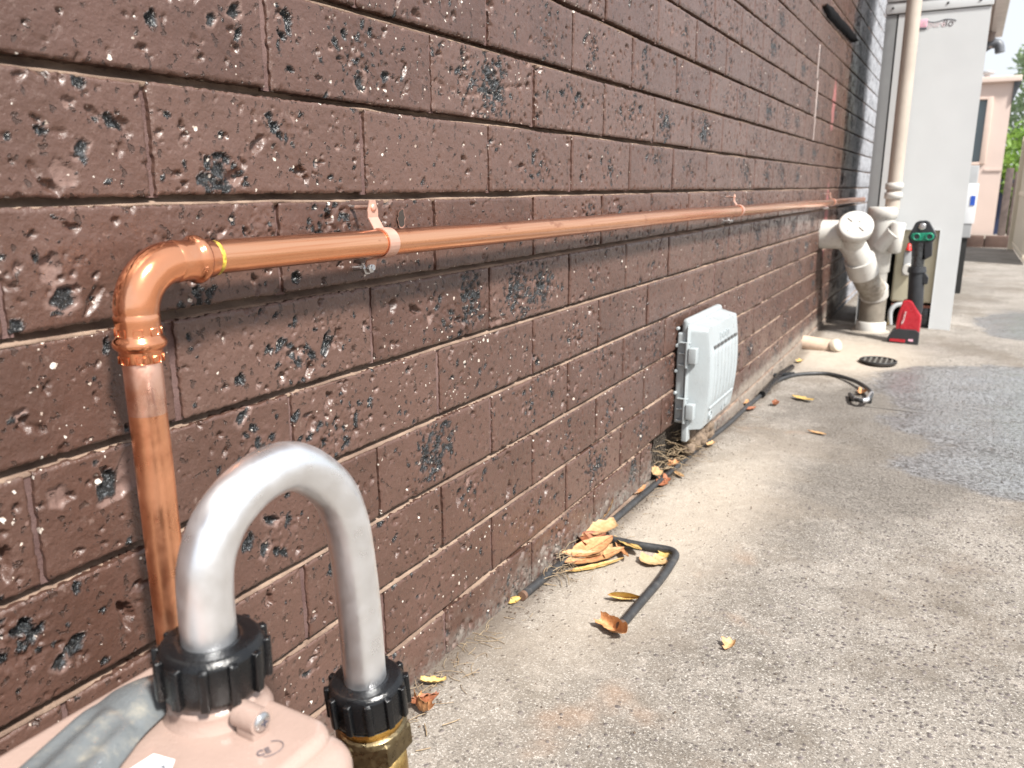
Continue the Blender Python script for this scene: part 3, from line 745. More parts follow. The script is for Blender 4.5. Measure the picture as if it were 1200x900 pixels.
ribbed_nut(nr_+upR*.002, upR, .0272, .030, 'smaller black ribbed nut on the brass fitting, right leg of the loop')
# brass fitting below right nut
bf = empty('brass_fitting', tuple(nr_-upR*.03), 'brass hex fitting below the smaller black nut, right of the gas meter', 'fitting')
b0 = nr_-upR*.028
MB().lathe(b0, -upR, [(0, .0215), (.001, .0238), (.004, .0242), (.0075, .0236), (.0085, .022)], 48).build('polished_ring', MBRASS, bf)
MB().lathe(b0-upR*.008, -upR, [(0, .0215), (.002, .0250), (.006, .0258)], 48, close=False).lathe(b0-upR*.010, -upR, [(-.001, .0225), (.004, .0278), (.020, .0278), (.025, .0225)], 6, smooth=False).build('hex_nut', MBRASSD, bf, .0006)
MB().lathe(b0-upR*.034, -upR, [(0, .0205), (.001, .0222), (.03, .0222), (.034, .018), (.05, .018)], 40).build('valve_body', MBRASSC, bf)
gb = b0-upR*.08
MB().tube([gb, (gb[0], gb[1], float(gz(gb[1]))-.01)], .0127, 24).build('outlet_pipe', MCOP, bf)
MB().lathe(b0+upR*.0005, -upR, [(0, .0262), (.0006, .0262)], 40).build('seal_washer', MBLACK, bf)
# meter body
zt_ = .313; xb, xf, yb = .107, .268, .290
mt = empty('gas_meter', (GX, .16, .03), 'beige pink enamelled gas meter body in the near left corner, beneath the black nut', 'gas meter')
import bmesh
def rounded_body(x0, x1, y0, y1, z0, z1, rc, rt, name, mat, parent, hump=None, n=10):
    """rounded box: vertical corner radius rc, top edge radius rt"""
    def outline(ins):
        o = []
        for cx, cy, a0 in ((x1-rc, y1-rc, 0), (x0+rc, y1-rc, 90), (x0+rc, y0+rc, 180), (x1-rc, y0+rc, 270)):
            for k in range(n+1):
                a = math.radians(a0+90*k/n); r = max(rc-ins, .001)
                o.append((cx+r*math.cos(a), cy+r*math.sin(a)))
        return o
    rings = [(0, z0)]+[(0, z1-rt)]+[(rt*(1-math.cos(a)), z1-rt+rt*math.sin(a)) for a in np.linspace(.15, math.pi/2, 8)]
    V, F = [], []
    for ins, z in rings:
        for p in outline(ins): V.append((p[0], p[1], z))
    m = len(outline(0))
    for i in range(len(rings)-1):
        for k in range(m): F.append((i*m+k, i*m+(k+1) % m, (i+1)*m+(k+1) % m, (i+1)*m+k))
    mb = MB().add(V, F, True)
    mb.add(V[-m:], [tuple(range(m))], True); mb.add(V[:m], [tuple(range(m))[::-1]], False)
    return mb.build(name, mat, parent)
rounded_body(xb, xf, -.02, yb, .04, zt_-.006, .020, .014, 'case', MMETER, mt)
# raised lid panel with a soft step, neck cone, screw boss
rounded_body(xb+.003, xf-.014, -.01, yb-.003, zt_-.03, zt_, .018, .007, 'cover', MMETER, mt)
nb = nl-upL*.028
MB().lathe(nb-upL*.03, upL, [(0, .031), (.012, .031), (.0165, .0285), (.020, .0266), (.0235, .0262), (.026, .0262), (.0265, .0245), (.032, .024)], 56).build('neck', MMETER, mt)
bo = at_z(300, 843, zt_+.009); bd = np.array([.82, .30, .12]); bd = np.array(at_z(316, 850, zt_+.009))-np.array(at_z(275, 832, zt_+.009)); bd /= np.linalg.norm(bd)
MB().tube([bo-bd*.012, bo+bd*.004], .0072, 28).build('screw_boss', MMETER, mt)
MB().box(bo-np.array([.010, .006, .012]), bo+np.array([.004, .006, -.002]), .002).build('boss_web', MMETER, mt)
sc_ = MB().lathe(bo+bd*.004, bd, [(0, .0054), (.0006, .0054), (.0018, .0046), (.0024, .002), (.0025, 0.0003)], 24).build('screw', MSTEEL, mt)
s2 = bo+bd*.0062; tt = np.cross(bd, (0, 0, 1.)); tt /= np.linalg.norm(tt); uu = np.cross(bd, tt)
MB().tube([s2-tt*.0022, s2+tt*.0022], .0006, 6).tube([s2-uu*.0022, s2+uu*.0022], .0006, 6).build('cross_slot', MDARK, sc_)
sk = [at_z(px, py, zt_+.0041) for px, py in ((180, 884), (205, 891), (196, 915), (150, 915), (152, 902))]
MB().prism(sk, (0, 0, .0004)).build('sticker', MSTICK, mt)
q0 = at_z(178, 902, zt_+.0047)
text_obj('sticker_print', '-6', .008, q0, (1, .3, 0), (-.3, 1, 0), MDARK, mt, .0001)
q1 = at_z(300, 886, zt_+.0008); ex = np.array(at_z(335, 872, zt_+.0008))-q1; ex[2] = 0; ex /= np.linalg.norm(ex)
text_obj('cast_mark', 'CE', .0062, (q1[0]+.001, q1[1], zt_+.0006), tuple(ex), (-ex[1], ex[0], 0), MINK, mt, .0003)
cc_ = np.array([q1[0], q1[1], zt_+.0006])+ex*.0075+np.array([-ex[1], ex[0], 0])*.002
MB().tube([cc_+ex*.0075*math.cos(a)+np.array([-ex[1], ex[0], 0])*.0055*math.sin(a) for a in np.linspace(-2.2, 1.2, 20)], .00025, 6).build('cast_ring', MINK, mt)

# grey plastic sleeve draped over the meter
lf = [(196, 786), (168, 797), (130, 814), (98, 836), (62, 868), (20, 905), (-40, 955), (-110, 1010)]
rt = [(204, 822), (192, 838), (176, 853), (160, 870), (142, 893), (128, 915), (105, 960), (80, 1010)]
nu_, nv_ = 60, 26
def interp(poly, t):
    s = t*(len(poly)-1); i = min(int(s), len(poly)-2); f = s-i
    return np.array(poly[i])*(1-f)+np.array(poly[i+1])*f
G_ = np.zeros((nu_, nv_, 3))
for i in range(nu_):
    t = i/(nu_-1); A = at_z(*interp(lf, t), zt_+.004); B = at_z(*interp(rt, t), zt_+.004)
    for j in range(nv_):
        s = j/(nv_-1); p = A*(1-s)+B*s
        bul = math.sin(math.pi*s)**.7*(.007+.004*math.exp(-((t-.22)/.12)**2))
        rib = .0016*math.sin(s*math.pi*5.2+t*1.2)*min(1, max(0, (t-.36)*9))
        dimple = -.0018*math.exp(-((t-.36)/.03)**2)*math.sin(math.pi*s)
        toc = (CPOS-p)/np.linalg.norm(CPOS-p)
        G_[i, j] = p+np.array([0, 0, bul+rib+dimple])-toc*0
low = G_.copy(); low[:, :, 2] = zt_+.0035
mb = MB().grid(G_)
mb.grid(np.stack([G_[:, 0], low[:, 0]], 1)).grid(np.stack([G_[:, -1], low[:, -1]], 1)).grid(np.stack([G_[0], low[0]], 1))
sv = mb.build('plastic_sleeve', MTAPE)
tag(sv, 'grey creased plastic sleeve lying over the left of the gas meter', 'sleeve')

# ------------------------------------------------------------ utility box on the wall
ub = empty('utility_box', (0, 1.83, .07), 'pale grey plastic utility junction box with ribbed lid mounted low on the brick wall', 'junction box')
Y0, Y1 = 1.672, 1.955; ZT = .318; ZB = .075
MB().box((.026, Y0+.009, ZB+.004), (.046, Y1-.009, ZT-.022), .004).build('lid_core', MBOX, ub)
MB().box((.002, Y0+.004, ZB+.01), (.022, Y1, ZT-.028), .004).build('back_box', MBOX, ub)
MB().box((.024, Y0-.002, ZB-.002), (.031, Y1+.006, ZT-.012), .0035).build('lid_rim', MBOX, ub)
# tall top lip and the drooping corner tab
MB().box((.010, Y0+.006, ZT-.05), (.030, Y1-.01, ZT+.003), .009).build('top_lip', MBOX, ub)
MB().box((.023, Y0-.0025, ZB-.030), (.036, Y0+.022, ZB+.02), .002).build('corner_tab', MBOX, ub)
# lid: tapered, bowed front
nz_, ny_ = 26, 61
def lid_x(s, t):   # s along y 0..1, t up 0..1
    bow = .062+.012*math.sin(math.pi*min(1, t*.95))**.8
    rib = 0
    if .17 < t < .80 and .08 < s < .93:
        rib = .0042*(abs(((s-.08)*7/.85) % 1-.5)*2 > .35)*min(1, (t-.17)*12)
    return bow+rib
L_ = np.zeros((ny_, nz_, 3)); ztop = ZT-.018; zbot = ZB
for i in range(ny_):
    s = i/(ny_-1)
    for j in range(nz_):
        t = j/(nz_-1)
        yy = Y0+.018+(Y1-Y0-.034)*s; z = zbot+(ztop-zbot)*t
        L_[i, j] = (lid_x(s, t), yy, z)
mb = MB().grid(L_)
per = [(i, 0) for i in range(ny_)]+[(ny_-1, j) for j in range(1, nz_)]+[(i, nz_-1) for i in range(ny_-2, -1, -1)]+[(0, j) for j in range(nz_-2, -1, -1)]
Sk = np.zeros((len(per), 3, 3))
for q_, (i, j) in enumerate(per):
    e_ = L_[i, j]; dy = -.014 if i == 0 else .014 if i == ny_-1 else (-.014 if i < 2 else 0); dz = -.004 if j == 0 else .008 if j == nz_-1 else 0
    Ee = np.array([.026, e_[1]+(-.014 if i == 0 else .014 if i == ny_-1 else 0), e_[2]+dz])
    Sk[q_, 0] = e_; Sk[q_, 1] = e_*.8+Ee*.2+np.array([.0035, 0, 0]); Sk[q_, 2] = Ee
mb.grid(Sk)
bl = mb.build('lid', MBOX, ub)
# slots at the heads of the ribs, label bars, logo ring
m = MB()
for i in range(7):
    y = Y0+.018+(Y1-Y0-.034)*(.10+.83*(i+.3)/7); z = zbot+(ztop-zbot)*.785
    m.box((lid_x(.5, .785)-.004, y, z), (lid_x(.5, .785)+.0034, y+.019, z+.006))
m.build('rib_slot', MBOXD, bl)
m = MB()
for i in range(8):
    y = Y0+.018+(Y1-Y0-.034)*(.10+.83*i/8); z = zbot+(ztop-zbot)*.175
    m.box((lid_x(.5, .175)-.004, y, z), (lid_x(.5, .175)+.0045, y+.024, z+.006), .0015)
m.build('rib_foot', MBOX, bl)
def emb(txt, s, t, size):
    return text_obj('embossed_text', txt, size, (lid_x(s, t)+.0016, Y0+.018+(Y1-Y0-.034)*s, zbot+(ztop-zbot)*t), (0, 1, 0), (.12 if t < .5 else -.12, 0, 1), MBOX, bl, .0012)
m = MB()
for i_, (s_1, h_) in enumerate(((.36, .012), (.42, .007), (.47, .010), (.53, .007), (.58, .011), (.64, .008))):
    y_ = Y0+.018+(Y1-Y0-.034)*s_1; z_ = zbot+(ztop-zbot)*.88
    m.box((lid_x(s_1, .88)-.002, y_, z_-h_), (lid_x(s_1, .88)+.0022, y_+.007, z_+h_*.6), .0008)
y_ = Y0+.018+(Y1-Y0-.034)*.36; z_ = zbot+(ztop-zbot)*.88-.017
m.box((lid_x(.5, .85)-.004, y_, z_-.003), (lid_x(.5, .85)+.002, y_+.08, z_), .0008)
y_ = Y0+.018+(Y1-Y0-.034)*.64; m.box((lid_x(.64, .07)-.002, y_, zbot+.004), (lid_x(.64, .07)+.002, y_+.006, zbot+.036), .001)
m.box((lid_x(.8, .07)-.002, y_+.025, zbot+.010), (lid_x(.8, .07)+.002, y_+.052, zbot+.030), .003)
m.build('embossed_marks', MBOX, bl)['kind'] = 'stuff'
yc = Y0+.018+(Y1-Y0-.034)*.2; zc = zbot+(ztop-zbot)*.09
MB().tube([(lid_x(.2, .09)+.0015, yc+.012*math.cos(a), zc+.010*math.sin(a)) for a in np.linspace(0, 2*math.pi, 24)], .0014, 6).tube([(lid_x(.2, .09)+.0015, yc+.005*math.cos(a), zc+.004*math.sin(a)) for a in np.linspace(0, 2*math.pi, 14)], .0012, 6).build('embossed_logo', MBOX, bl)
for zc in (.246, .120):
    hb = MB()
    for dz in (-.026, 0, .024): hb.box((.010, Y0-.006, zc+dz-.0012), (.034, Y0+.004, zc+dz+.0012), .0006)
    hb.tube([(.0285, Y0-.008, zc-.030), (.0285, Y0-.008, zc+.026)], .0042, 12)
    hg = hb.build('hinge', MBOX, ub)
    MB().box((.033, Y0-.014, zc-.020), (.051, Y0+.006, zc+.015), .002).build('latch_block', MBOX, hg)
for zc in (.30, .262, .205, .155): 
    MB().lathe((.004, Y0+.003, zc), (0, -1, 0), [(0, .0038), (.006, .0038), (.007, .0025)], 12).build('rivet', MBOX, ub)

# ------------------------------------------------------------ hoses
def hose(pxs, r, h=None, n=160, dx=.0):
    pts = []
    for p in pxs:
        P = at_g(p[0], p[1], (p[2] if len(p) > 2 else r)); P[0] = max(P[0], r+.003)+dx; pts.append(P)
    return smooth_path(pts, n)
hz = empty('black_hose', tuple(at_g(608, 698)), 'long black hose along the foot of the wall, curling out near the drain', 'hose')
hp_ = [(607, 697), (625, 684), (650, 664), (676, 643), (702, 620), (745, 586), (785, 551), (820, 522), (852, 498), (875, 477), (893, 462), (908, 448), (925, 441), (945, 438), (970, 438), (995, 444, .010), (1012, 452, .018), (1021, 461, .022), (1015, 469, .022), (1002, 468, .018), (996, 462, .008)]
MB().tube(hose(hp_, .0072), .0066, 16).build('hose_tube', MHOSE, hz)
E0 = hose([(606.5, 697.5), (609.5, 695.5)], .0072, n=2); MB().tube(E0, .0070, 16).build('rusted_end', MROD, hz)
e0 = at_g(916, 437, .012)
m = MB(); m.tube([at_g(898, 456, .01), at_g(915, 438, .016), at_g(928, 430, .012)], .010, 12); m.tube([at_g(903, 440, .02), at_g(930, 438, .010)], .007, 10); m.tube([at_g(893, 462, .014), at_g(900, 455, .014)], .011, 10)
m.build('tee_joiner', MNUT, hz)
tp = hose([(1021, 461, .022), (1015, 469, .022), (1002, 468, .018)], .0072, n=20); MB().tube(tp, .0072, 14).build('silver_tape', MALU, hz)
for p in ((998, 470), (1018, 472)):
    a = at_g(*p, 0); MB().box(a-np.array([.008, .008, .002]), a+np.array([.008, .008, .016]), .002).build('rubber_foot', MBLACK, hz)
rd = empty('bent_black_rod', tuple(at_g(792, 645)), 'short black pipe bent at a right angle, lying on the concrete over the fallen leaves', 'pipe')
rp_ = [at_g(704, 629, .008), at_g(725, 634, .009), at_g(750, 639, .009), at_g(776, 643, .009), at_g(787, 645.5, .009), at_g(791.5, 650, .009), at_g(789, 657, .009), at_g(775, 678, .008), at_g(750, 707, .0075), at_g(727, 734, .0075)]
MB().tube(smooth_path(rp_, 70), .0066, 18).build('rod_tube', MHOSE, rd)
q = smooth_path(rp_, 70)
MB().tube([q[-3], q[-1]+(q[-1]-q[-2])*.3], .0069, 18).build('rusted_end', MROD, rd)

# ------------------------------------------------------------ leaves
def leaf(px, py, size, ang, mat, label, kind='broad', curl=.5, aspect=.45, h=.003, tilt=(0, 0), seed=0, group='dry leaves on the path'):
    r = np.random.default_rng(seed+11); size *= 1.58 if py > 560 else 1.2
    P = at_g(px, py, h)
    nu, nv = 15, 9; Gd = np.zeros((nu, nv, 3))
    jag = r.normal(size=nu)*(.10 if kind == 'torn' else .025); jag = (jag+np.roll(jag, 1)*1.2+np.roll(jag, 2)*.5)/1.6
    for i in range(nu):
        t = i/(nu-1)
        w = aspect*size*.5*(math.sin(math.pi*t**.85)**.75 if kind != 'torn' else (.55+.45*math.sin(math.pi*t)))
        if kind == 'torn': w *= 1+jag[i]*2
        if kind != 'torn' and (i == 0 or i == nu-1): w = size*.008
        for j in range(nv):
            s = j/(nv-1)*2-1
            x = (t-.5)*size+(jag[i]*size*.2*s if kind == 'torn' else 0); y = w*s*(1+jag[i]*s)
            z = curl*size*(.28*(t-.5)**2*2)+abs(s)**1.5*w*curl*.8+.0006*math.sin(i*1.9+j)
            y *= (1-.25*curl*abs(s))
            Gd[i, j] = (x, y, z)
    th = .0005
    V = Gd.reshape(-1, 3); V2 = V-np.array([0, 0, th])
    ca, sa = math.cos(ang), math.sin(ang)
    Rz = np.array([[ca, -sa, 0], [sa, ca, 0], [0, 0, 1]])
    ax, ay = tilt
    Rx = np.array([[1, 0, 0], [0, math.cos(ax), -math.sin(ax)], [0, math.sin(ax), math.cos(ax)]])
    Ry = np.array([[math.cos(ay), 0, math.sin(ay)], [0, 1, 0], [-math.sin(ay), 0, math.cos(ay)]])
    RR = Rz@Ry@Rx
    A = V@RR.T; B = V2@RR.T; zmin = min(A[:, 2].min(), B[:, 2].min())
    base = np.array([P[0], P[1], P[2]-zmin])
    n = len(V); F = [(i*nv+j, (i+1)*nv+j, (i+1)*nv+j+1, i*nv+j+1) for i in range(nu-1) for j in range(nv-1)]
    F2 = [tuple(n+q for q in f)[::-1] for f in F]
    rim = [i*nv for i in range(nu)]+[(nu-1)*nv+j for j in range(1, nv)]+[i*nv+nv-1 for i in range(nu-2, -1, -1)]+[j for j in range(nv-2, 0, -1)]
    F3 = [(rim[k], rim[(k+1) % len(rim)], n+rim[(k+1) % len(rim)], n+rim[k]) for k in range(len(rim))]
    me = bpy.data.meshes.new('dry_leaf'); me.from_pydata([tuple(p) for p in A]+[tuple(p) for p in B], [], F+F2+F3)
    me.polygons.foreach_set('use_smooth', [True]*len(F+F2)+[False]*len(F3)); me.update()
    me.materials.append(mat)
    o = bpy.data.objects.new('dry_leaf', me); COL.objects.link(o); o.location = base
    tag(o, label, 'leaf', group)
    # midrib as a part
    if size > .03 and kind != 'torn':
        mr = [A[i*nv+nv//2]+base+np.array([0, 0, .0004]) for i in range(nu)]
        rb = MB().tube(mr, [.0006]*nu, 5); me2 = rb.build('midrib', MLR)
        me2.parent = o; me2.matrix_parent_inverse = Matrix.Translation(-Vector(base))
    return o
A90 = math.pi/2
leaf(695, 643, .064, 1.25, MLO, 'large orange brown leaf on top of the leaf pile', curl=.3, aspect=.46, h=.014, tilt=(.1, -.05), seed=1)
leaf(697, 655, .075, 1.0, MLO, 'orange leaf under the large one at the near side of the pile', curl=.4, aspect=.34, h=.006, tilt=(.1, 0), seed=2)
leaf(697, 622, .062, 1.05, MLT, 'torn pale tan leaf at the back of the leaf pile', 'torn', curl=.2, aspect=.36, h=.018, tilt=(.15, 0), seed=3)
leaf(709, 605, .050, 1.5, MLT, 'narrow curled tan leaf leaning on the hose behind the leaf pile', curl=.9, aspect=.3, h=.016, tilt=(0, -.35), seed=4)
leaf(735, 639, .052, 2.55, MLY, 'yellow leaf pointing right from the leaf pile', curl=.15, aspect=.30, h=.008, tilt=(.2, .1), seed=5)
leaf(727, 646, .058, 2.2, MLO, 'thin orange leaf sliver right of the leaf pile', curl=.5, aspect=.16, h=.004, tilt=(.3, .1), seed=6)
leaf(697, 665, .070, .95, MLY, 'slim pale leaf edge beneath the near side of the leaf pile', curl=.3, aspect=.13, h=.002, seed=7)
leaf(682, 652, .046, .7, MLT, 'tan leaf at the left tip of the leaf pile', curl=.6, aspect=.32, h=.010, tilt=(.2, .1), seed=41)
leaf(711, 650, .036, 1.9, MLT, 'small tan leaf at the right foot of the leaf pile', 'torn', curl=.7, aspect=.4, h=.003, tilt=(.3, 0), seed=42)
leaf(688, 634, .050, 1.0, MLR, 'dark rust leaf showing beneath the large orange one', curl=.5, aspect=.5, h=.010, tilt=(.2, 0), seed=43)
leaf(681, 633, .045, 2.2, MLR, 'rust coloured leaf between the pile and the wall', curl=.8, aspect=.36, h=.014, tilt=(.3, 0), seed=8)
leaf(766, 659, .030, .8, MLT, 'tan leaf scrap inside the bend of the black rod', 'torn', curl=.3, aspect=.8, h=.002, tilt=(.1, .1), seed=9)
leaf(777, 651, .026, 1.6, MLY, 'small yellow leaf tucked against the bent black rod', 'torn', curl=.3, aspect=.6, h=.003, seed=10)
leaf(732, 701, .032, .35, MLY, 'arched yellow leaf touching the bent rod', curl=1.9, aspect=.4, h=.000, tilt=(.9, 0), seed=12)
leaf(721, 739, .034, 2.7, MLO, 'folded orange leaf under the open end of the bent rod', 'torn', curl=1.2, aspect=.62, h=.000, tilt=(-.5, .1), seed=13)
leaf(854, 758, .017, 1.45, MLT, 'lone tan leaf scrap on the open concrete', 'torn', curl=.7, aspect=.65, h=.001, seed=14)
leaf(602, 705, .018, 1.2, MLY, 'small orange yellow leaf at the end of the hose', curl=.8, aspect=.45, h=.001, tilt=(.6, 0), seed=15)
leaf(508, 800, .020, .6, MLY, 'yellow curled leaf near the wall foot in the foreground', 'torn', curl=.8, aspect=.4, h=.003, seed=16)
leaf(492, 833, .026, 2.6, MLO, 'crumpled orange leaf beside the brass fitting', 'torn', curl=1.4, aspect=.6, h=.001, tilt=(.5, .2), seed=17)
leaf(499, 826, .022, 1.0, MLR, 'crumpled rust leaf behind the orange one by the brass fitting', 'torn', curl=1.5, aspect=.5, h=.004, tilt=(-.5, 0), seed=18)
leaf(745, 577, .040, 1.3, MLO, 'orange leaf between the hose and wall, left of the mesh vent', curl=.8, aspect=.4, h=.008, tilt=(.4, 0), seed=19)
leaf(769, 555, .030, 1.5, MLT, 'square tan leaf at the corner of the mesh vent', 'torn', curl=.4, aspect=.7, h=.014, tilt=(.5, 0), seed=20)
leaf(776, 566, .034, 1.5, MLR, 'reddish leaf on the path side of the hose below the mesh vent', 'torn', curl=.5, aspect=.5, h=.004, tilt=(.5, 0), seed=21)
leaf(789, 545, .034, 1.4, MLO, 'orange leaf resting on the hose under the mesh vent', 'torn', curl=.6, aspect=.6, h=.018, seed=22)
leaf(795, 556, .040, 2.4, MLT, 'pale flat leaf on the path right of the mesh vent', curl=.3, aspect=.3, h=.003, seed=23)
leaf(833, 521, .030, 1.4, MLT, 'cream leaf at the hose below the utility box', 'torn', curl=.5, aspect=.5, h=.005, seed=24)
leaf(872, 472, .040, 1.3, MLO, 'orange leaf against the wall beyond the utility box', curl=.6, aspect=.5, h=.012, tilt=(.4, 0), seed=25)
leaf(880, 480, .042, 1.2, MLR, 'brown orange leaf on the path side of the hose beyond the utility box', curl=.6, aspect=.45, h=.004, seed=26)
leaf(909, 475, .026, 1.2, MLR, 'small curled brown leaf on the path left of the pale leaf', 'torn', curl=1.4, aspect=.7, h=.002, seed=27)
leaf(940, 468, .060, 2.75, MLY, 'pale yellow leaf on the path in front of the curled hose', 'torn', curl=.4, aspect=.42, h=.003, seed=28)
leaf(957, 508, .045, 2.8, MLT, 'cream leaf lying alone in the middle of the path', curl=.4, aspect=.35, h=.002, seed=29)
leaf(937, 424, .036, 1.4, MLY, 'yellow leaf beside the clay pipe stub', 'torn', curl=.6, aspect=.7, h=.003, seed=30)
leaf(1010, 461, .05, 1.5, MLO, 'orange brown leaf inside the hose curl', 'torn', curl=.7, aspect=.6, h=.004, seed=31)
leaf(1038, 381, .05, 1.5, MLY, 'yellow leaf at the foot of the white drain pipe', 'torn', curl=.6, aspect=.7, h=.003, seed=32)
leaf(776, 682, .012, 1.3, MLR, 'tiny brown leaf curl beside the bent rod', 'torn', curl=1., aspect=.5, h=.001, seed=33)

# straw, twigs and crumbs along the wall foot (uncountable)
rs = random.Random(21); mb = MB()
def straw(p, L, a, up=.2, r=.0005, bend=.3):
    p = np.array(p, float); d = np.array([math.cos(a), math.sin(a), up]); s = np.array([-math.sin(a), math.cos(a), 0])
    mb.tube([p+d*L*t+s*L*bend*t*t+np.array([0, 0, -L*up*t*t*.8]) for t in (0, .33, .66, 1)], r, 4, caps=False)
for i in range(260):
    y = rs.choice([rs.uniform(.55, .85), rs.uniform(1.05, 1.3), rs.uniform(1.45, 1.95), rs.uniform(.5, 2.6)]); x = .004+abs(rs.gauss(0, .022)) + (rs.random() < .1)*rs.uniform(0, .05)
    straw((x, y, float(gz(y))+.002), rs.uniform(.006, .028), rs.uniform(0, 6.28), rs.uniform(0, .25), rs.uniform(.00025, .0005), rs.uniform(-.8, .8))
for i in range(60):   # nest at the vent
    straw((rs.uniform(-.005, .02), rs.uniform(1.60, 1.76), rs.uniform(-.01, .05)), rs.uniform(.02, .06), rs.uniform(0, 6.28), rs.uniform(-.8, .9), .0008, rs.uniform(-1, 1))
for i in range(26):   # curly roots by the leaf pile
    straw((rs.uniform(.008, .03), rs.uniform(1.02, 1.1), rs.uniform(0, .02)), rs.uniform(.015, .035), rs.uniform(0, 6.28), rs.uniform(-.3, .9), .0006, rs.uniform(-1.5, 1.5))
for px, py, L, a in ((518, 850, .022, .9), (500, 862, .02, 2.2), (630, 683, .03, .1), (487, 880, .016, .7)):
    p = at_g(px, py, .003); straw(p, L, a, .03, .0008, .1)
o = mb.build('straw_litter', MSTRAW, fix=False); tag(o, 'dry straw and root threads along the foot of the wall', 'litter', kind='stuff')
mb = MB()
for i in range(2600):
    y = rs.uniform(.5, 2.9); x = .003+abs(rs.gauss(0, .022))
    if rs.random() < .4: x = rs.uniform(.01, .9)
    s_ = rs.uniform(.0006, .0022); z = float(gz(y))+s_*.4
    v = [(x+s_*rs.uniform(.5, 1.2)*a, y+s_*rs.uniform(.5, 1.4)*b, z+s_*c*.6) for a, b, c in ((1, 0, 0), (0, 1, 0), (-1, 0, 0), (0, -1, 0), (0, 0, 1), (0, 0, -1))]
    mb.add(v, [(0, 1, 4), (1, 2, 4), (2, 3, 4), (3, 0, 4), (1, 0, 5), (2, 1, 5), (3, 2, 5), (0, 3, 5)])
o = mb.build('soil_crumbs', mat_plain('dark crumbs', (.10, .07, .05), .9, 0, .5, scale=60), fix=False); tag(o, 'dark soil crumbs and grit scattered on the concrete', 'grit', kind='stuff')
# clump of mud under the utility box
mb = MB()
cb = at_x(835, 505, .02)
for i in range(20):
    c = np.array([rs.uniform(.004, .022), 1.75+.0085*i, rs.uniform(.0, .035)]); n = 8
    s_ = rs.uniform(.010, .022)
    mb.lathe(c, (rs.uniform(-1, 1), rs.uniform(-1, 1), 1), [(-s_, .001), (-s_*.6, s_*rs.uniform(.6, .9)), (0, s_*rs.uniform(.8, 1.1)), (s_*.6, s_*rs.uniform(.5, .8)), (s_, .001)], n)
o = mb.build('mud_clump', mat_plain('dry mud', (.17, .125, .09), .95, 0, .4, scale=90, bump=.004, bsc=120)); tag(o, 'dry brown mud nest clinging beneath the utility box', 'mud nest')

# ------------------------------------------------------------ drain pieces
stub = empty('clay_pipe_stub', (0, 3.38, -.02), 'short pale clay pipe with a loose end cap, poking from the foot of the wall', 'pipe')
a = at_y(944, 402, 3.40); b = at_y(972, 407, 3.40)
MB().tube([a+np.array([-.03, 0, 0]), a, b], [.031, .031, .031], 24).tube([b-np.array([.01, 0, 0]), b+np.array([.030, 0, -.02])], [.028, .026], 20).build('pipe_barrel', MTERRA, stub)
MB().lathe(at_y(980, 405, 3.38), (.75, -.45, .35), [(-.012, .026), (.008, .026), (.011, .022), (.012, .008)], 24).build('end_cap', mat_plain('pale cement cap', (.52, .45, .36), .8, 0, .1, scale=40), stub)
gr = empty('drain_grate', tuple(at_g(1028, 423)), 'small dark slotted floor drain grate set in the concrete', 'drain')
gc = at_g(1029, 423, .001); gc[2] += .001
MB().lathe(gc-np.array([0, 0, .006]), (0, 0, 1), [(0, .066), (.004, .066), (.0045, .060)], 36).build('drain_well', MCAV, gr)
rgm = MB().tube([gc+np.array([.063*math.cos(t), .063*math.sin(t), .001]) for t in np.linspace(0, 2*math.pi, 36)], .004, 8).build('ring', MGRATE, gr)
for i in range(6):
    x = -.047+i*.0188; hl = math.sqrt(.062**2-x*x)
    o = MB().box(gc+np.array([x-.0035, -hl, -.001]), gc+np.array([x+.0035, hl, .003]), .001).build('bar', mat_plain('worn grate bar', (.16, .155, .14), .6, .3) if i == 0 else bpy.data.materials['worn grate bar'], gr)

dp = empty('white_drain_assembly', (.2, 3.9, -.03), 'thick off white plastic drain pipe leaving the wall, with a round screw cap', 'drain pipe')
w0 = np.array([0, 3.64, .402])
MB().tube([w0-np.array([.04, 0, 0]), w0+np.array([.085, .0, 0])], .060, 36).build('wall_socket', MPVC, dp)
bodyp = smooth_path([(.05, 3.64, .402), (.09, 3.645, .395), (.125, 3.67, .355), (.152, 3.70, .300), (.163, 3.73, .265)], 24)
MB().tube(bodyp, .052, 36).build('junction_bend', MPVC, dp)
cc1 = at_y(1003, 264, 3.56); cn = np.array([.16, -.80, .58]); cn /= np.linalg.norm(cn)
MB().tube([cc1-cn*.12, cc1-cn*.03], .053, 32).build('branch_neck', MPVC, dp)
capo = MB().lathe(cc1-cn*.035, cn, [(0, .060), (.002, .068), (.036, .068), (.041, .064), (.043, .055), (.042, .04)], 40).build('screw_cap', MPVC, dp)
tdir = np.cross(cn, (0, 0, 1.)); tdir /= np.linalg.norm(tdir); vdir = np.cross(tdir, cn)
m = MB()
for k_ in range(4):
    an = math.pi/4+k_*math.pi/2; d = math.cos(an)*tdir+math.sin(an)*vdir
    m.tube([cc1+cn*.008+d*.018, cc1+cn*.008+d*.044], .004, 8)
m.build('cap_lug', MPVC, capo)
MB().tube([(.152, 3.70, .300), (.170, 3.745, .235)], .062, 36).build('collar', MPVC, dp)
MB().tube(smooth_path([(.168, 3.74, .245), (.185, 3.79, .195), (.203, 3.85, .155), (.207, 3.88, .12)], 18), .055, 32).build('lower_bend', mat_plain('dusty drain plastic', (.36, .335, .29), .5, 0, .12, dirt=1., dirtc=(.15, .12, .09), scale=16), dp)
MB().tube([(.205, 3.86, .165), (.208, 3.88, .125)], .060, 32).build('collar', MPVC, dp)
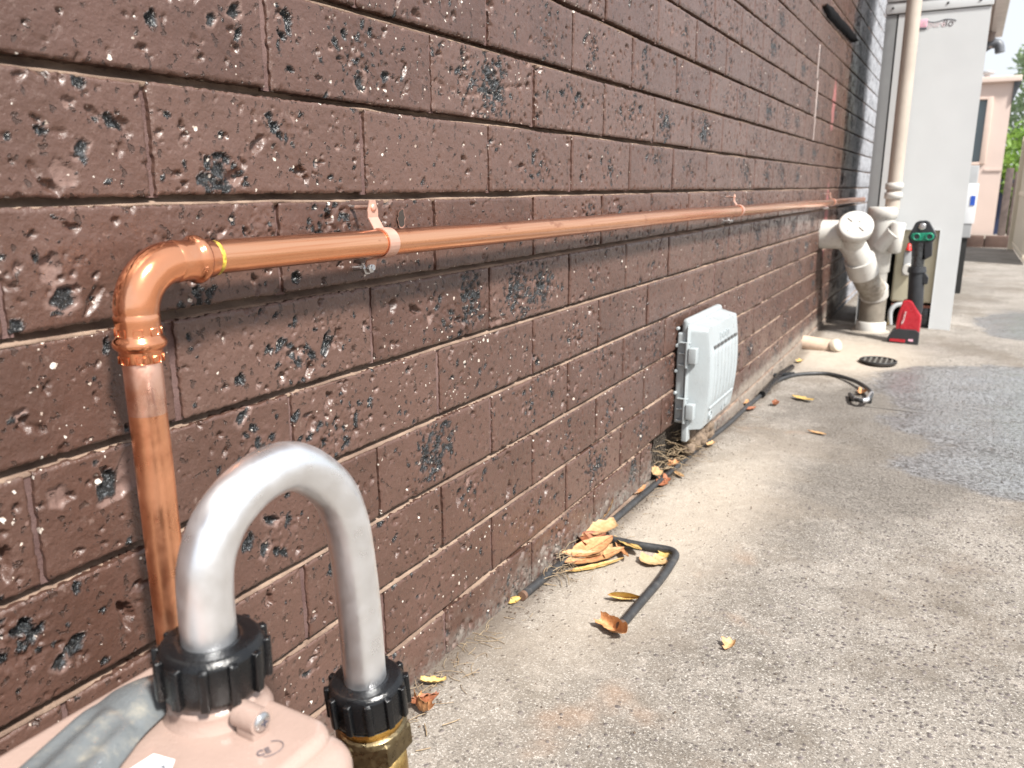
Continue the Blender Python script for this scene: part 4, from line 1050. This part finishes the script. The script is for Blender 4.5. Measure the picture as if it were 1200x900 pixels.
MB().tube([(.208, 3.885, .13), (.208, 3.885, -.04)], .054, 32).build('lower_pipe', MPVCD, dp)
MB().lathe((.208, 3.885, -.045), (0, 0, 1), [(0, .063), (.052, .063), (.056, .058)], 36).build('base_ring', MPVC, dp)
m = MB().lathe((.208, 3.885, -.05), (0, 0, 1), [(0, .085), (.018, .078), (.02, .06)], 30).build('mortar_plinth', MCONC, dp)

d2 = empty('cream_downpipe', (.22, 4.0, -.03), 'tall cream painted downpipe with collars standing before the grey cabinet', 'downpipe')
dx0 = at_y(1066, 50, 3.98); dx1 = at_y(1050, 205, 3.98)
axx = (float(dx0[0])+float(dx1[0]))/2
MB().tube([(axx, 3.98, z) for z in (.50, .8, 1.2, 1.64)], .0300, 32).build('pipe_shaft', MPIPE, d2)
for z in (.585, .545): MB().lathe((axx, 3.98, z), (0, 0, 1), [(0, .031), (.002, .037), (.026, .037), (.029, .031)], 32).build('collar', MPVC, d2)
MB().tube([(axx-.035, 3.98, .08), (axx-.035, 3.98, .22), (axx-.035, 3.98, .225), (axx-.035, 3.98, .48)], [.046, .046, .052, .055], 32).build('tee_body', MPVC, d2)
MB().lathe((axx-.035, 3.98, .46), (0, 0, 1), [(0, .056), (.002, .062), (.045, .062), (.05, .055), (.051, .03)], 36).build('tee_socket', MPVC, d2)
MB().tube([(axx-.03, 3.95, .33), (axx+.025, 3.93, .40)], .036, 28).lathe((axx+.030, 3.935, .31), (.05, 0, 1), [(0, .018), (.01, .028), (.13, .030), (.135, .024)], 24).build('side_branch', MPVC, d2)
MB().tube([(axx-.035, 3.98, -.04), (axx-.035, 3.98, .1)], .040, 28).build('foot_pipe', MPVC, d2)
MB().tube([(0, 3.99, 1.415), (axx+.09, 3.97, 1.395)], .0035, 8).lathe((axx, 3.98, 1.385), (0, 0, 1), [(0, .031), (.001, .034), (.026, .034), (.027, .031)], 28).build('wall_bracket', MWOOD, d2)

# ------------------------------------------------------------ grey cabinet
cab = empty('grey_cabinet', (.3, 4.06, -.035), 'tall light grey steel cabinet with cut-out base at the end of the brick wall', 'cabinet')
CY = 4.06; X0c, X1c, XO0, XO1, ZO = .125, .522, .30, .436, .408
ztp = 1.66
m = MB()
m.box((.176, CY, ZO), (X1c, CY+.004, 1.318)); m.box((XO1, CY, -.04), (X1c, CY+.004, ZO))
m.build('front_panel', MCAB, cab)
m = MB().box((X1c-.004, CY+.0045, -.04), (X1c, CY+.42, ztp)).box((X0c, CY+.0045, -.04), (X0c+.004, CY+.42, ztp)).box((X0c+.005, CY+.416, -.04), (X1c-.005, CY+.42, ztp))
m.build('side_panel', MCAB, cab)
MB().box((X0c+.005, CY+.40, -.04), (X1c-.006, CY+.412, ZO+.1)).box((X0c+.0045, CY+.006, -.04), (X0c+.010, CY+.399, ZO)).build('opening_shade', MBLACK, cab)  # black sheets added to paint the shade inside the opening
MB().box((X0c-.004, CY-.006, 1.322), (X1c+.006, CY+.004, 1.366), .002).build('flashing', MCAB, cab)
MB().box((X0c-.002, CY-.010, 1.370), (X1c+.004, CY+.004, ztp), .002).build('upper_hood', MCAB, cab)
MB().box((X0c, CY+.005, ztp-.02), (X1c, CY+.415, ztp)).build('top_panel', MCAB, cab)
m = MB().box((XO1-.001, CY-.0015, -.04), (XO1+.003, CY+.03, ZO)).box((X0c, CY-.0015, ZO), (XO1+.003, CY+.03, ZO+.004)); m.build('opening_trim', MCAB, cab)
MB().box((.169, CY+.001, ZO), (.1755, CY+.005, 1.318)).build('vertical_fold', MBLACK, cab)
MB().box((X0c, CY+.0005, ZO), (.1685, CY+.0045, 1.318)).build('shaded_strip', mat_plain('shade darkened grey', (.25, .26, .265), .4, 0, .04), cab)  # left strip of the panel, corner and downpipe shade put into its grey
for x in (.15, .255, .36, .48): MB().lathe((x, CY-.006, 1.345), (0, -1, 0), [(0, .005), (.003, .0045), (.004, .001)], 10).build('rivet', MBLACK, cab)
a = at_y(1081, 28, CY-.003)
pk = MB().box((a[0]-.016, CY-.003, a[2]-.014), (a[0]+.018, CY-.0002, a[2]+.018), .001).build('pink_label', MPINK, cab)
text_obj('label_print', 'E', .022, (a[0]+.002, CY-.0036, a[2]-.005), (1, 0, 0), (0, 0, 1), MPINKP, pk, .0002)
MB().box((a[0]-.016, CY-.003, a[2]-.022), (a[0]+.018, CY-.0002, a[2]-.018)).build('label_underline', MDARK, pk)
b = at_y(1087, 32, CY-.003); text_obj('logo_text', 'pure', .036, (b[0], CY-.001, b[2]), (1, 0, -.03), (.03, 0, 1), MPINKP, cab, .0003)
b = at_y(1104, 31, CY-.003); text_obj('logo_text', 'flo', .042, (b[0], CY-.001, b[2]), (1, 0, -.03), (.03, 0, 1), MINK, cab, .0001)
sw = [at_y(px, py, CY-.001) for px, py in ((1086, 24), (1092, 26), (1100, 25), (1108, 22.5), (1116, 22.5), (1121, 24))]
MB().tube(smooth_path(sw, 24), .0011, 6).build('logo_swoosh', MDARK, cab)
cm = empty('cream_gas_meter', (.37, 4.15, .1), 'cream painted meter half hidden inside the cabinet opening behind the press tool', 'gas meter')
MB().box((.262, 4.10, .075), (.440, 4.22, .46), .012).build('case', MCREAM, cm)
MB().box((.30, 4.085, .20), (.335, 4.10, .31), .004).build('regulator', MCABD, cm)
MB().lathe((.325, 4.085, .228), (0, -1, 0), [(0, .028), (.02, .028), (.024, .022)], 24).build('regulator_cap', MPVC, cm)
MB().lathe((.317, 4.08, .315), (0, 0, 1), [(0, .014), (.008, .014), (.01, .010), (.03, .008), (.034, .004)], 6).build('seal_tag', MREDT, cm)
MB().tube(smooth_path([(.275, 4.08, -.03), (.27, 4.08, .03), (.29, 4.09, .06), (.33, 4.1, .06), (.345, 4.1, .0), (.35, 4.1, -.03)], 20), .011, 12).build('arch_pipe', MCABD, cm)
MB().box((.385, 4.10, -.035), (.43, 4.16, .06), .004).build('lower_fitting', MTGREY, cm)
MB().box((.27, 4.09, .056), (.44, 4.12, .066)).build('shelf', mat_plain('rusty shelf', (.25, .10, .07), .8, 0, .3, scale=60), cm)

# ------------------------------------------------------------ press tool
TY = 3.66
tl = empty('press_tool', tuple(at_g(1058, 402)), 'red and black battery press tool with green jaw, standing upright before the cabinet', 'power tool')
def tp_(pts, Yv=TY): return [at_y(px, py, Yv) for px, py in pts]
MB().prism(tp_([(1040, 399), (1040, 395), (1045, 388), (1052, 385.5), (1073, 387), (1077, 390), (1075.5, 405), (1070, 405.5), (1042, 402)], TY-.02), (0, .085, 0)).build('battery', MTOOL, tl, .003)
pl = MB().prism(tp_([(1042, 399.5), (1043, 396.5), (1061, 398), (1060, 401.5)], TY-.0215), (0, .003, 0)).build('battery_stripe', MRED, tl)
MB().prism(tp_([(1064, 399.5), (1064.5, 397.5), (1070, 398), (1069.5, 400.5)], TY-.0215), (0, .003, 0)).build('battery_badge', MPINK, tl)
MB().prism(tp_([(1049, 386), (1050, 379), (1052, 369), (1058, 353), (1065, 351.5), (1070, 354), (1079, 370), (1079, 376), (1077, 391), (1066, 391)], TY-.012), (0, .068, 0)).build('red_body', MRED, tl, .006)
MB().prism(tp_([(1054.5, 384), (1059, 363), (1063, 359.5), (1066, 362), (1060, 385), (1057, 387)], TY-.0145), (0, .004, 0)).build('badge_ridge', MRED, tl, .001)
b = at_y(1058.5, 380, TY-.016); c = at_y(1063, 364, TY-.016); dd = c-b; dd /= np.linalg.norm(dd)
text_obj('badge_text', 'Milwaukee', .0125, b, tuple(dd), (-dd[2], 0, dd[0]), MWPR, tl, .0004)
s0 = at_y(1072, 362, TY+.02); s1 = at_y(1074.5, 318, TY+.02)
MB().tube([s0-np.array([0, 0, .03]), s0, s1, s1+(s1-s0)*.1], [.026, .030, .030, .027], 28).build('shaft', MTOOL, tl)
MB().tube([s1-(s1-s0)*.02, s1+(s1-s0)*.12], [.036, .033], 24).build('shaft_flange', MTOOL, tl)
MB().prism(tp_([(1082, 334), (1087, 333), (1088, 326), (1083, 318), (1079, 318)], TY+.0), (0, .03, 0)).build('trigger', MTOOL, tl, .003)
MB().tube([s1+(s1-s0)*.1, at_y(1078, 284, TY+.02)], [.024, .026], 24).build('steel_neck', MTGREY, tl)
MB().prism(tp_([(1068, 300), (1069, 280), (1074, 276), (1075, 302)], TY), (0, .035, 0)).prism(tp_([(1083, 305), (1083, 277), (1093, 278), (1092, 300)], TY-.004), (0, .04, 0)).build('head_cheek', MTOOL, tl, .003)
MB().prism(tp_([(1066, 286), (1064, 278), (1066, 274), (1073, 261), (1077, 259), (1085, 258.5), (1089, 260), (1095.5, 272), (1097.5, 277), (1094, 283)], TY-.004), (0, .045, 0)).build('jaw_frame', MTOOL, tl, .004)
m = MB()
def ringpart(px, py, r, rr, yv, mat, nm):
    c = at_y(px, py, yv); return MB().tube([c+np.array([r*math.cos(t), 0, r*math.sin(t)]) for t in np.linspace(0, 2*math.pi, 24)], rr, 8).build(nm, mat, tl)
MB().prism(tp_([(1068, 281), (1067, 277), (1069, 273.5), (1092, 272.5), (1095, 275.5), (1094, 280), (1091, 282), (1072, 282.5)], TY-.009), (0, .012, 0)).build('green_band', MGREEN, tl, .003)
for px in (1074, 1089): 
    ringpart(px, 277.5, .0125, .0035, TY-.011, MGREEN, 'green_ring')
    c = at_y(px, 277.5, TY-.012); MB().lathe(c, (0, 1, 0), [(0, .011), (.012, .011)], 20).build('roller_pin', MTOOL, tl)
c = at_y(1081, 265.5, TY-.006); MB().lathe(c, (0, -1, 0), [(-.002, .0135), (.001, .0135), (.002, .011), (.0015, .001)], 24).build('pin_head', MSTEEL, tl)

# ------------------------------------------------------------ beyond the cabinet
u2 = empty('grey_unit', (.5, 5.5, -.035), 'low grey steel unit on a black plinth just past the tall cabinet', 'cabinet')
MB().box((.2, 5.5, .30), (.565, 5.9, .715), .004).build('case', MCABD, u2)
MB().box((.22, 5.51, -.035), (.552, 5.88, .30)).build('plinth', MBLACK, u2)
a = at_y(1134, 215, 5.5); b = at_y(1131, 262, 5.5)
MB().box((b[0]-.03, 5.497, b[2]), (b[0]+.045, 5.4995, a[2]), .0008).build('sticker', MSTICK, u2)
MB().box((b[0]+.012, 5.494, (a[2]+b[2])/2-.01), (b[0]+.036, 5.4965, (a[2]+b[2])/2+.045)).build('blue_print', mat_plain('blue print', (.03, .10, .5), .5), u2)
ev = empty('roof_eave', (.5, 8, 2.1), 'brown fascia and off white gutter of the roof high above the path', 'roof')
a = at_y(1158, 0, 7.2); b = at_y(1179, 0, 7.2); 
zE = a[2]; xE0, xE1 = a[0]-.02, b[0]-.02
MB().box((xE0-.5, 6.9, zE), (xE1-.05, 9.0, zE+.25)).build('soffit', MROOF, ev)
MB().box((xE1-.048, 6.9, zE+.004), (xE1+.05, 9.02, zE+.2), .01).build('gutter', MGUTT, ev)
g0 = at_y(1152, 57, 8.7); g1 = at_y(1170, 52, 8.7)
MB().tube(smooth_path([g0, g0*.5+g1*.5+np.array([0, 0, .02]), g1, g1+np.array([.02, 0, -.07])], 16), .04, 14).build('downpipe_elbow', mat_plain('grey elbow', (.12, .13, .15), .5), ev)
MB().tube([g0+np.array([.05, 0, 0]), g0+np.array([.05, 0, .3])], .035, 12).build('gutter_outlet', MROOF, ev)

ph_ = empty('pink_house', (.4, 11, -.035), 'small pink painted building with a window at the far end of the path', 'house')
HY = 11.0
A = lambda px, py: at_y(px, py, HY)
xr = float(A(1174, 200)[0]); zr = float(A(1160, 97)[2]); wx1 = float(A(1156.5, 150)[0]); wz1 = float(A(1150, 117)[2]); wz0 = float(A(1150, 190)[2]); wx0 = wx1-.36; xl = -1.6
m = MB().box((xl, HY, -.04), (wx0, HY+.12, zr)).box((wx0, HY, -.04), (wx1, HY+.12, wz0)).box((wx0, HY, wz1), (wx1, HY+.12, zr)).box((wx1, HY, -.04), (xr, HY+.12, zr)).box((xr-.12, HY+.12, -.04), (xr, HY+4, zr))
m.build('wall', MPINKH, ph_)
wn = MB().box((wx1-.03, HY-.02, wz0-.02), (wx1+.03, HY+.02, wz1+.03), .003).box((wx0, HY-.02, wz1), (wx1-.03, HY+.02, wz1+.03), .003).box((wx0, HY-.03, wz0-.03), (wx1-.03, HY+.02, wz0), .003).box((wx0+.15, HY-.01, wz0), (wx0+.19, HY+.02, wz1)).build('window', MFRAME, ph_)
MB().box((wx0, HY+.03, wz0), (wx1-.03, HY+.035, wz1)).build('pane', MGLASS, wn)
MB().box((xl, HY-.06, zr), (xr+.07, HY+4.1, zr+.06), .004).build('roof_edge', MPINKH, ph_)
MB().prism([(xr+.002, HY-.02, zr-.005), (xr+.075, HY-.02, zr-.005), (xr+.002, HY-.02, zr-.24)], (0, 3.8, 0)).build('eave_bracket', MTGREY, ph_)
MB().box((wx1+.03, HY-.012, wz0-.10), (xr, HY+.01, wz0-.075)).build('rail', MPINKH, ph_)
c = A(1156, 95); MB().lathe((c[0], HY+.3, zr+.06), (0, 0, 1), [(0, .03), (.06, .03), (.065, .07), (.09, .08), (.11, .02)], 16).build('roof_vent', MCABD, ph_)
st = empty('brick_step', (.7, 9.9, -.035), 'low dark brick edging across the path before the pink house', 'step')
for i in range(8):
    MB().box((-.2+i*.235, 9.9, -.05), (-.2+i*.235+.225, 10.02, .085), .004).build('brick', MSTEP, st)
MB().box((-.2, 10.02, -.05), (1.68, 10.9, .05)).build('paving', MCONC, st)

fn = empty('steel_fence', (1.0, 8, -.035), 'cream corrugated steel fence on the right edge of the path', 'fence')
F0 = at_g(1180, 292); fx = float(F0[0]); fy = float(F0[1]); ftop = float(at_y(1196, 164, fy)[2]); fz = float(gz(fy))
m = MB(); yy = np.arange(7.8, fy, .02); Pg = np.zeros((len(yy), 2, 3))
for i, y in enumerate(yy):
    t = ((y/.19) % 1); x = fx+.012*(1 if t < .4 else -1 if .5 < t < .9 else 0)
    Pg[i, 0] = (x+.05, y, fz+.05); Pg[i, 1] = (x+.05, y, ftop-.02)
m.grid(Pg, False).build('corrugated_panel', MFENCE, fn, fix=False)
MB().box((fx, fy-.06, fz), (fx+.07, fy, ftop+.03), .004).build('post', MFENCE, fn)
for z in (fz+.04, (fz+ftop)/2, ftop-.02): MB().box((fx+.03, 7.8, z), (fx+.085, fy-.061, z+.04), .003).build('rail', MFENCE, fn)
wf = empty('timber_post', tuple(at_g(1172, 283)), 'dark weathered timber boards between the bush and the cream fence', 'fence')
for i, dx in enumerate((0, .09)):
    a = at_y(1184, 197, 10.6)
    MB().box((a[0]-.035+dx, 10.6+i*.05, -.035), (a[0]+.04+dx, 10.64+i*.05, a[2]-.04*i), .003).build('board', MWOOD, wf)
bn = empty('blue_bin', (.9, 11.8, -.035), 'navy blue bin in the shade beneath the bush', 'bin')
a = at_y(1158, 215, 11.8); b = at_y(1178, 270, 11.8)
MB().prism([(a[0]+.02, 11.8, -.035), (b[0]-.03, 11.8, -.035), (b[0], 11.8, a[2]), (a[0], 11.8, a[2])], (0, .5, 0)).build('body', MBLUE, bn, .01)
MB().box((a[0]-.02, 11.77, a[2]), (b[0]+.02, 12.33, a[2]+.05), .01).build('lid', MBLUE, bn)
def foliage(name, blobs, n, s, mat, seed):
    r = np.random.default_rng(seed); V = []; F = []
    tot = sum(b[3]**2 for b in blobs)
    for (x, y, z, R) in blobs:
        m_ = int(n*R*R/tot)
        d = r.normal(size=(m_, 3)); d /= np.linalg.norm(d, axis=1)[:, None]
        p = np.array([x, y, z])+d*(R*r.uniform(.45, 1.08, m_)**.6)[:, None]*np.array([1, 1, .9])
        for q in p:
            a = r.normal(size=3); a /= np.linalg.norm(a); b = np.cross(a, r.normal(size=3)); b /= np.linalg.norm(b)
            k_ = len(V); L = s*r.uniform(.6, 1.4)
            V += [q-a*L, q+b*L*.4, q+a*L, q-b*L*.4]; F.append((k_, k_+1, k_+2, k_+3))
    me = bpy.data.meshes.new(name); me.from_pydata([tuple(v) for v in V], [], F); me.materials.append(mat); return me
def plant(name, base, blobs, n, s, mat, label, cat, trunk=True, seed=1, tr=.06):
    e = empty(name, base, label, cat)
    o = link('crown', foliage('crown', blobs, n, s, mat, seed), None, e)
    if trunk:
        m = MB(); b = np.array(base, float)
        top = np.mean([q[:3] for q in blobs], axis=0)
        m.tube([b, b*.5+top*.5+np.array([.05, 0, 0]), top], [tr, tr*.7, tr*.3], 8)
        for q in blobs: m.tube([b*.4+top*.6, np.array(q[:3])], [tr*.4, tr*.12], 5)
        m.build('trunk', MWOOD, e)
    return e
a = at_y(1180, 175, 13); c = at_y(1172, 230, 13); d = at_y(1195, 200, 13); e_ = at_y(1187, 160, 13); f_ = at_y(1205, 240, 13)
plant('green_bush', (1.15, 13.3, -.035), [(a[0]+.1, 13.3, a[2]-.1, .5), (c[0]+.15, 13.2, c[2], .42), (d[0]+.1, 13.4, d[2], .6), (f_[0], 13.3, f_[2], .6), (c[0]+.3, 13.3, .2, .45), (c[0]+.12, 11.75, .62, .17), (c[0]+.0, 11.72, .85, .14), (c[0]+.2, 11.7, .9, .16)], 5200, .05, MFOL, 'dense sunlit green bush between the pink house and the fence', 'bush', True, 3, .04)
g = at_y(1212, 95, 17); h = at_y(1210, 145, 17)
plant('pale_tree', (2.2, 17.5, -.035), [(g[0]+.25, 17.2, g[2]+.3, .6), (h[0]+.1, 17.4, h[2]+.1, .6), (g[0]+1.2, 17.5, h[2]+.4, 1.0)], 6500, .06, MFOL2, 'pale airy tree rising above the bush at the far right', 'tree', True, 5, .09)
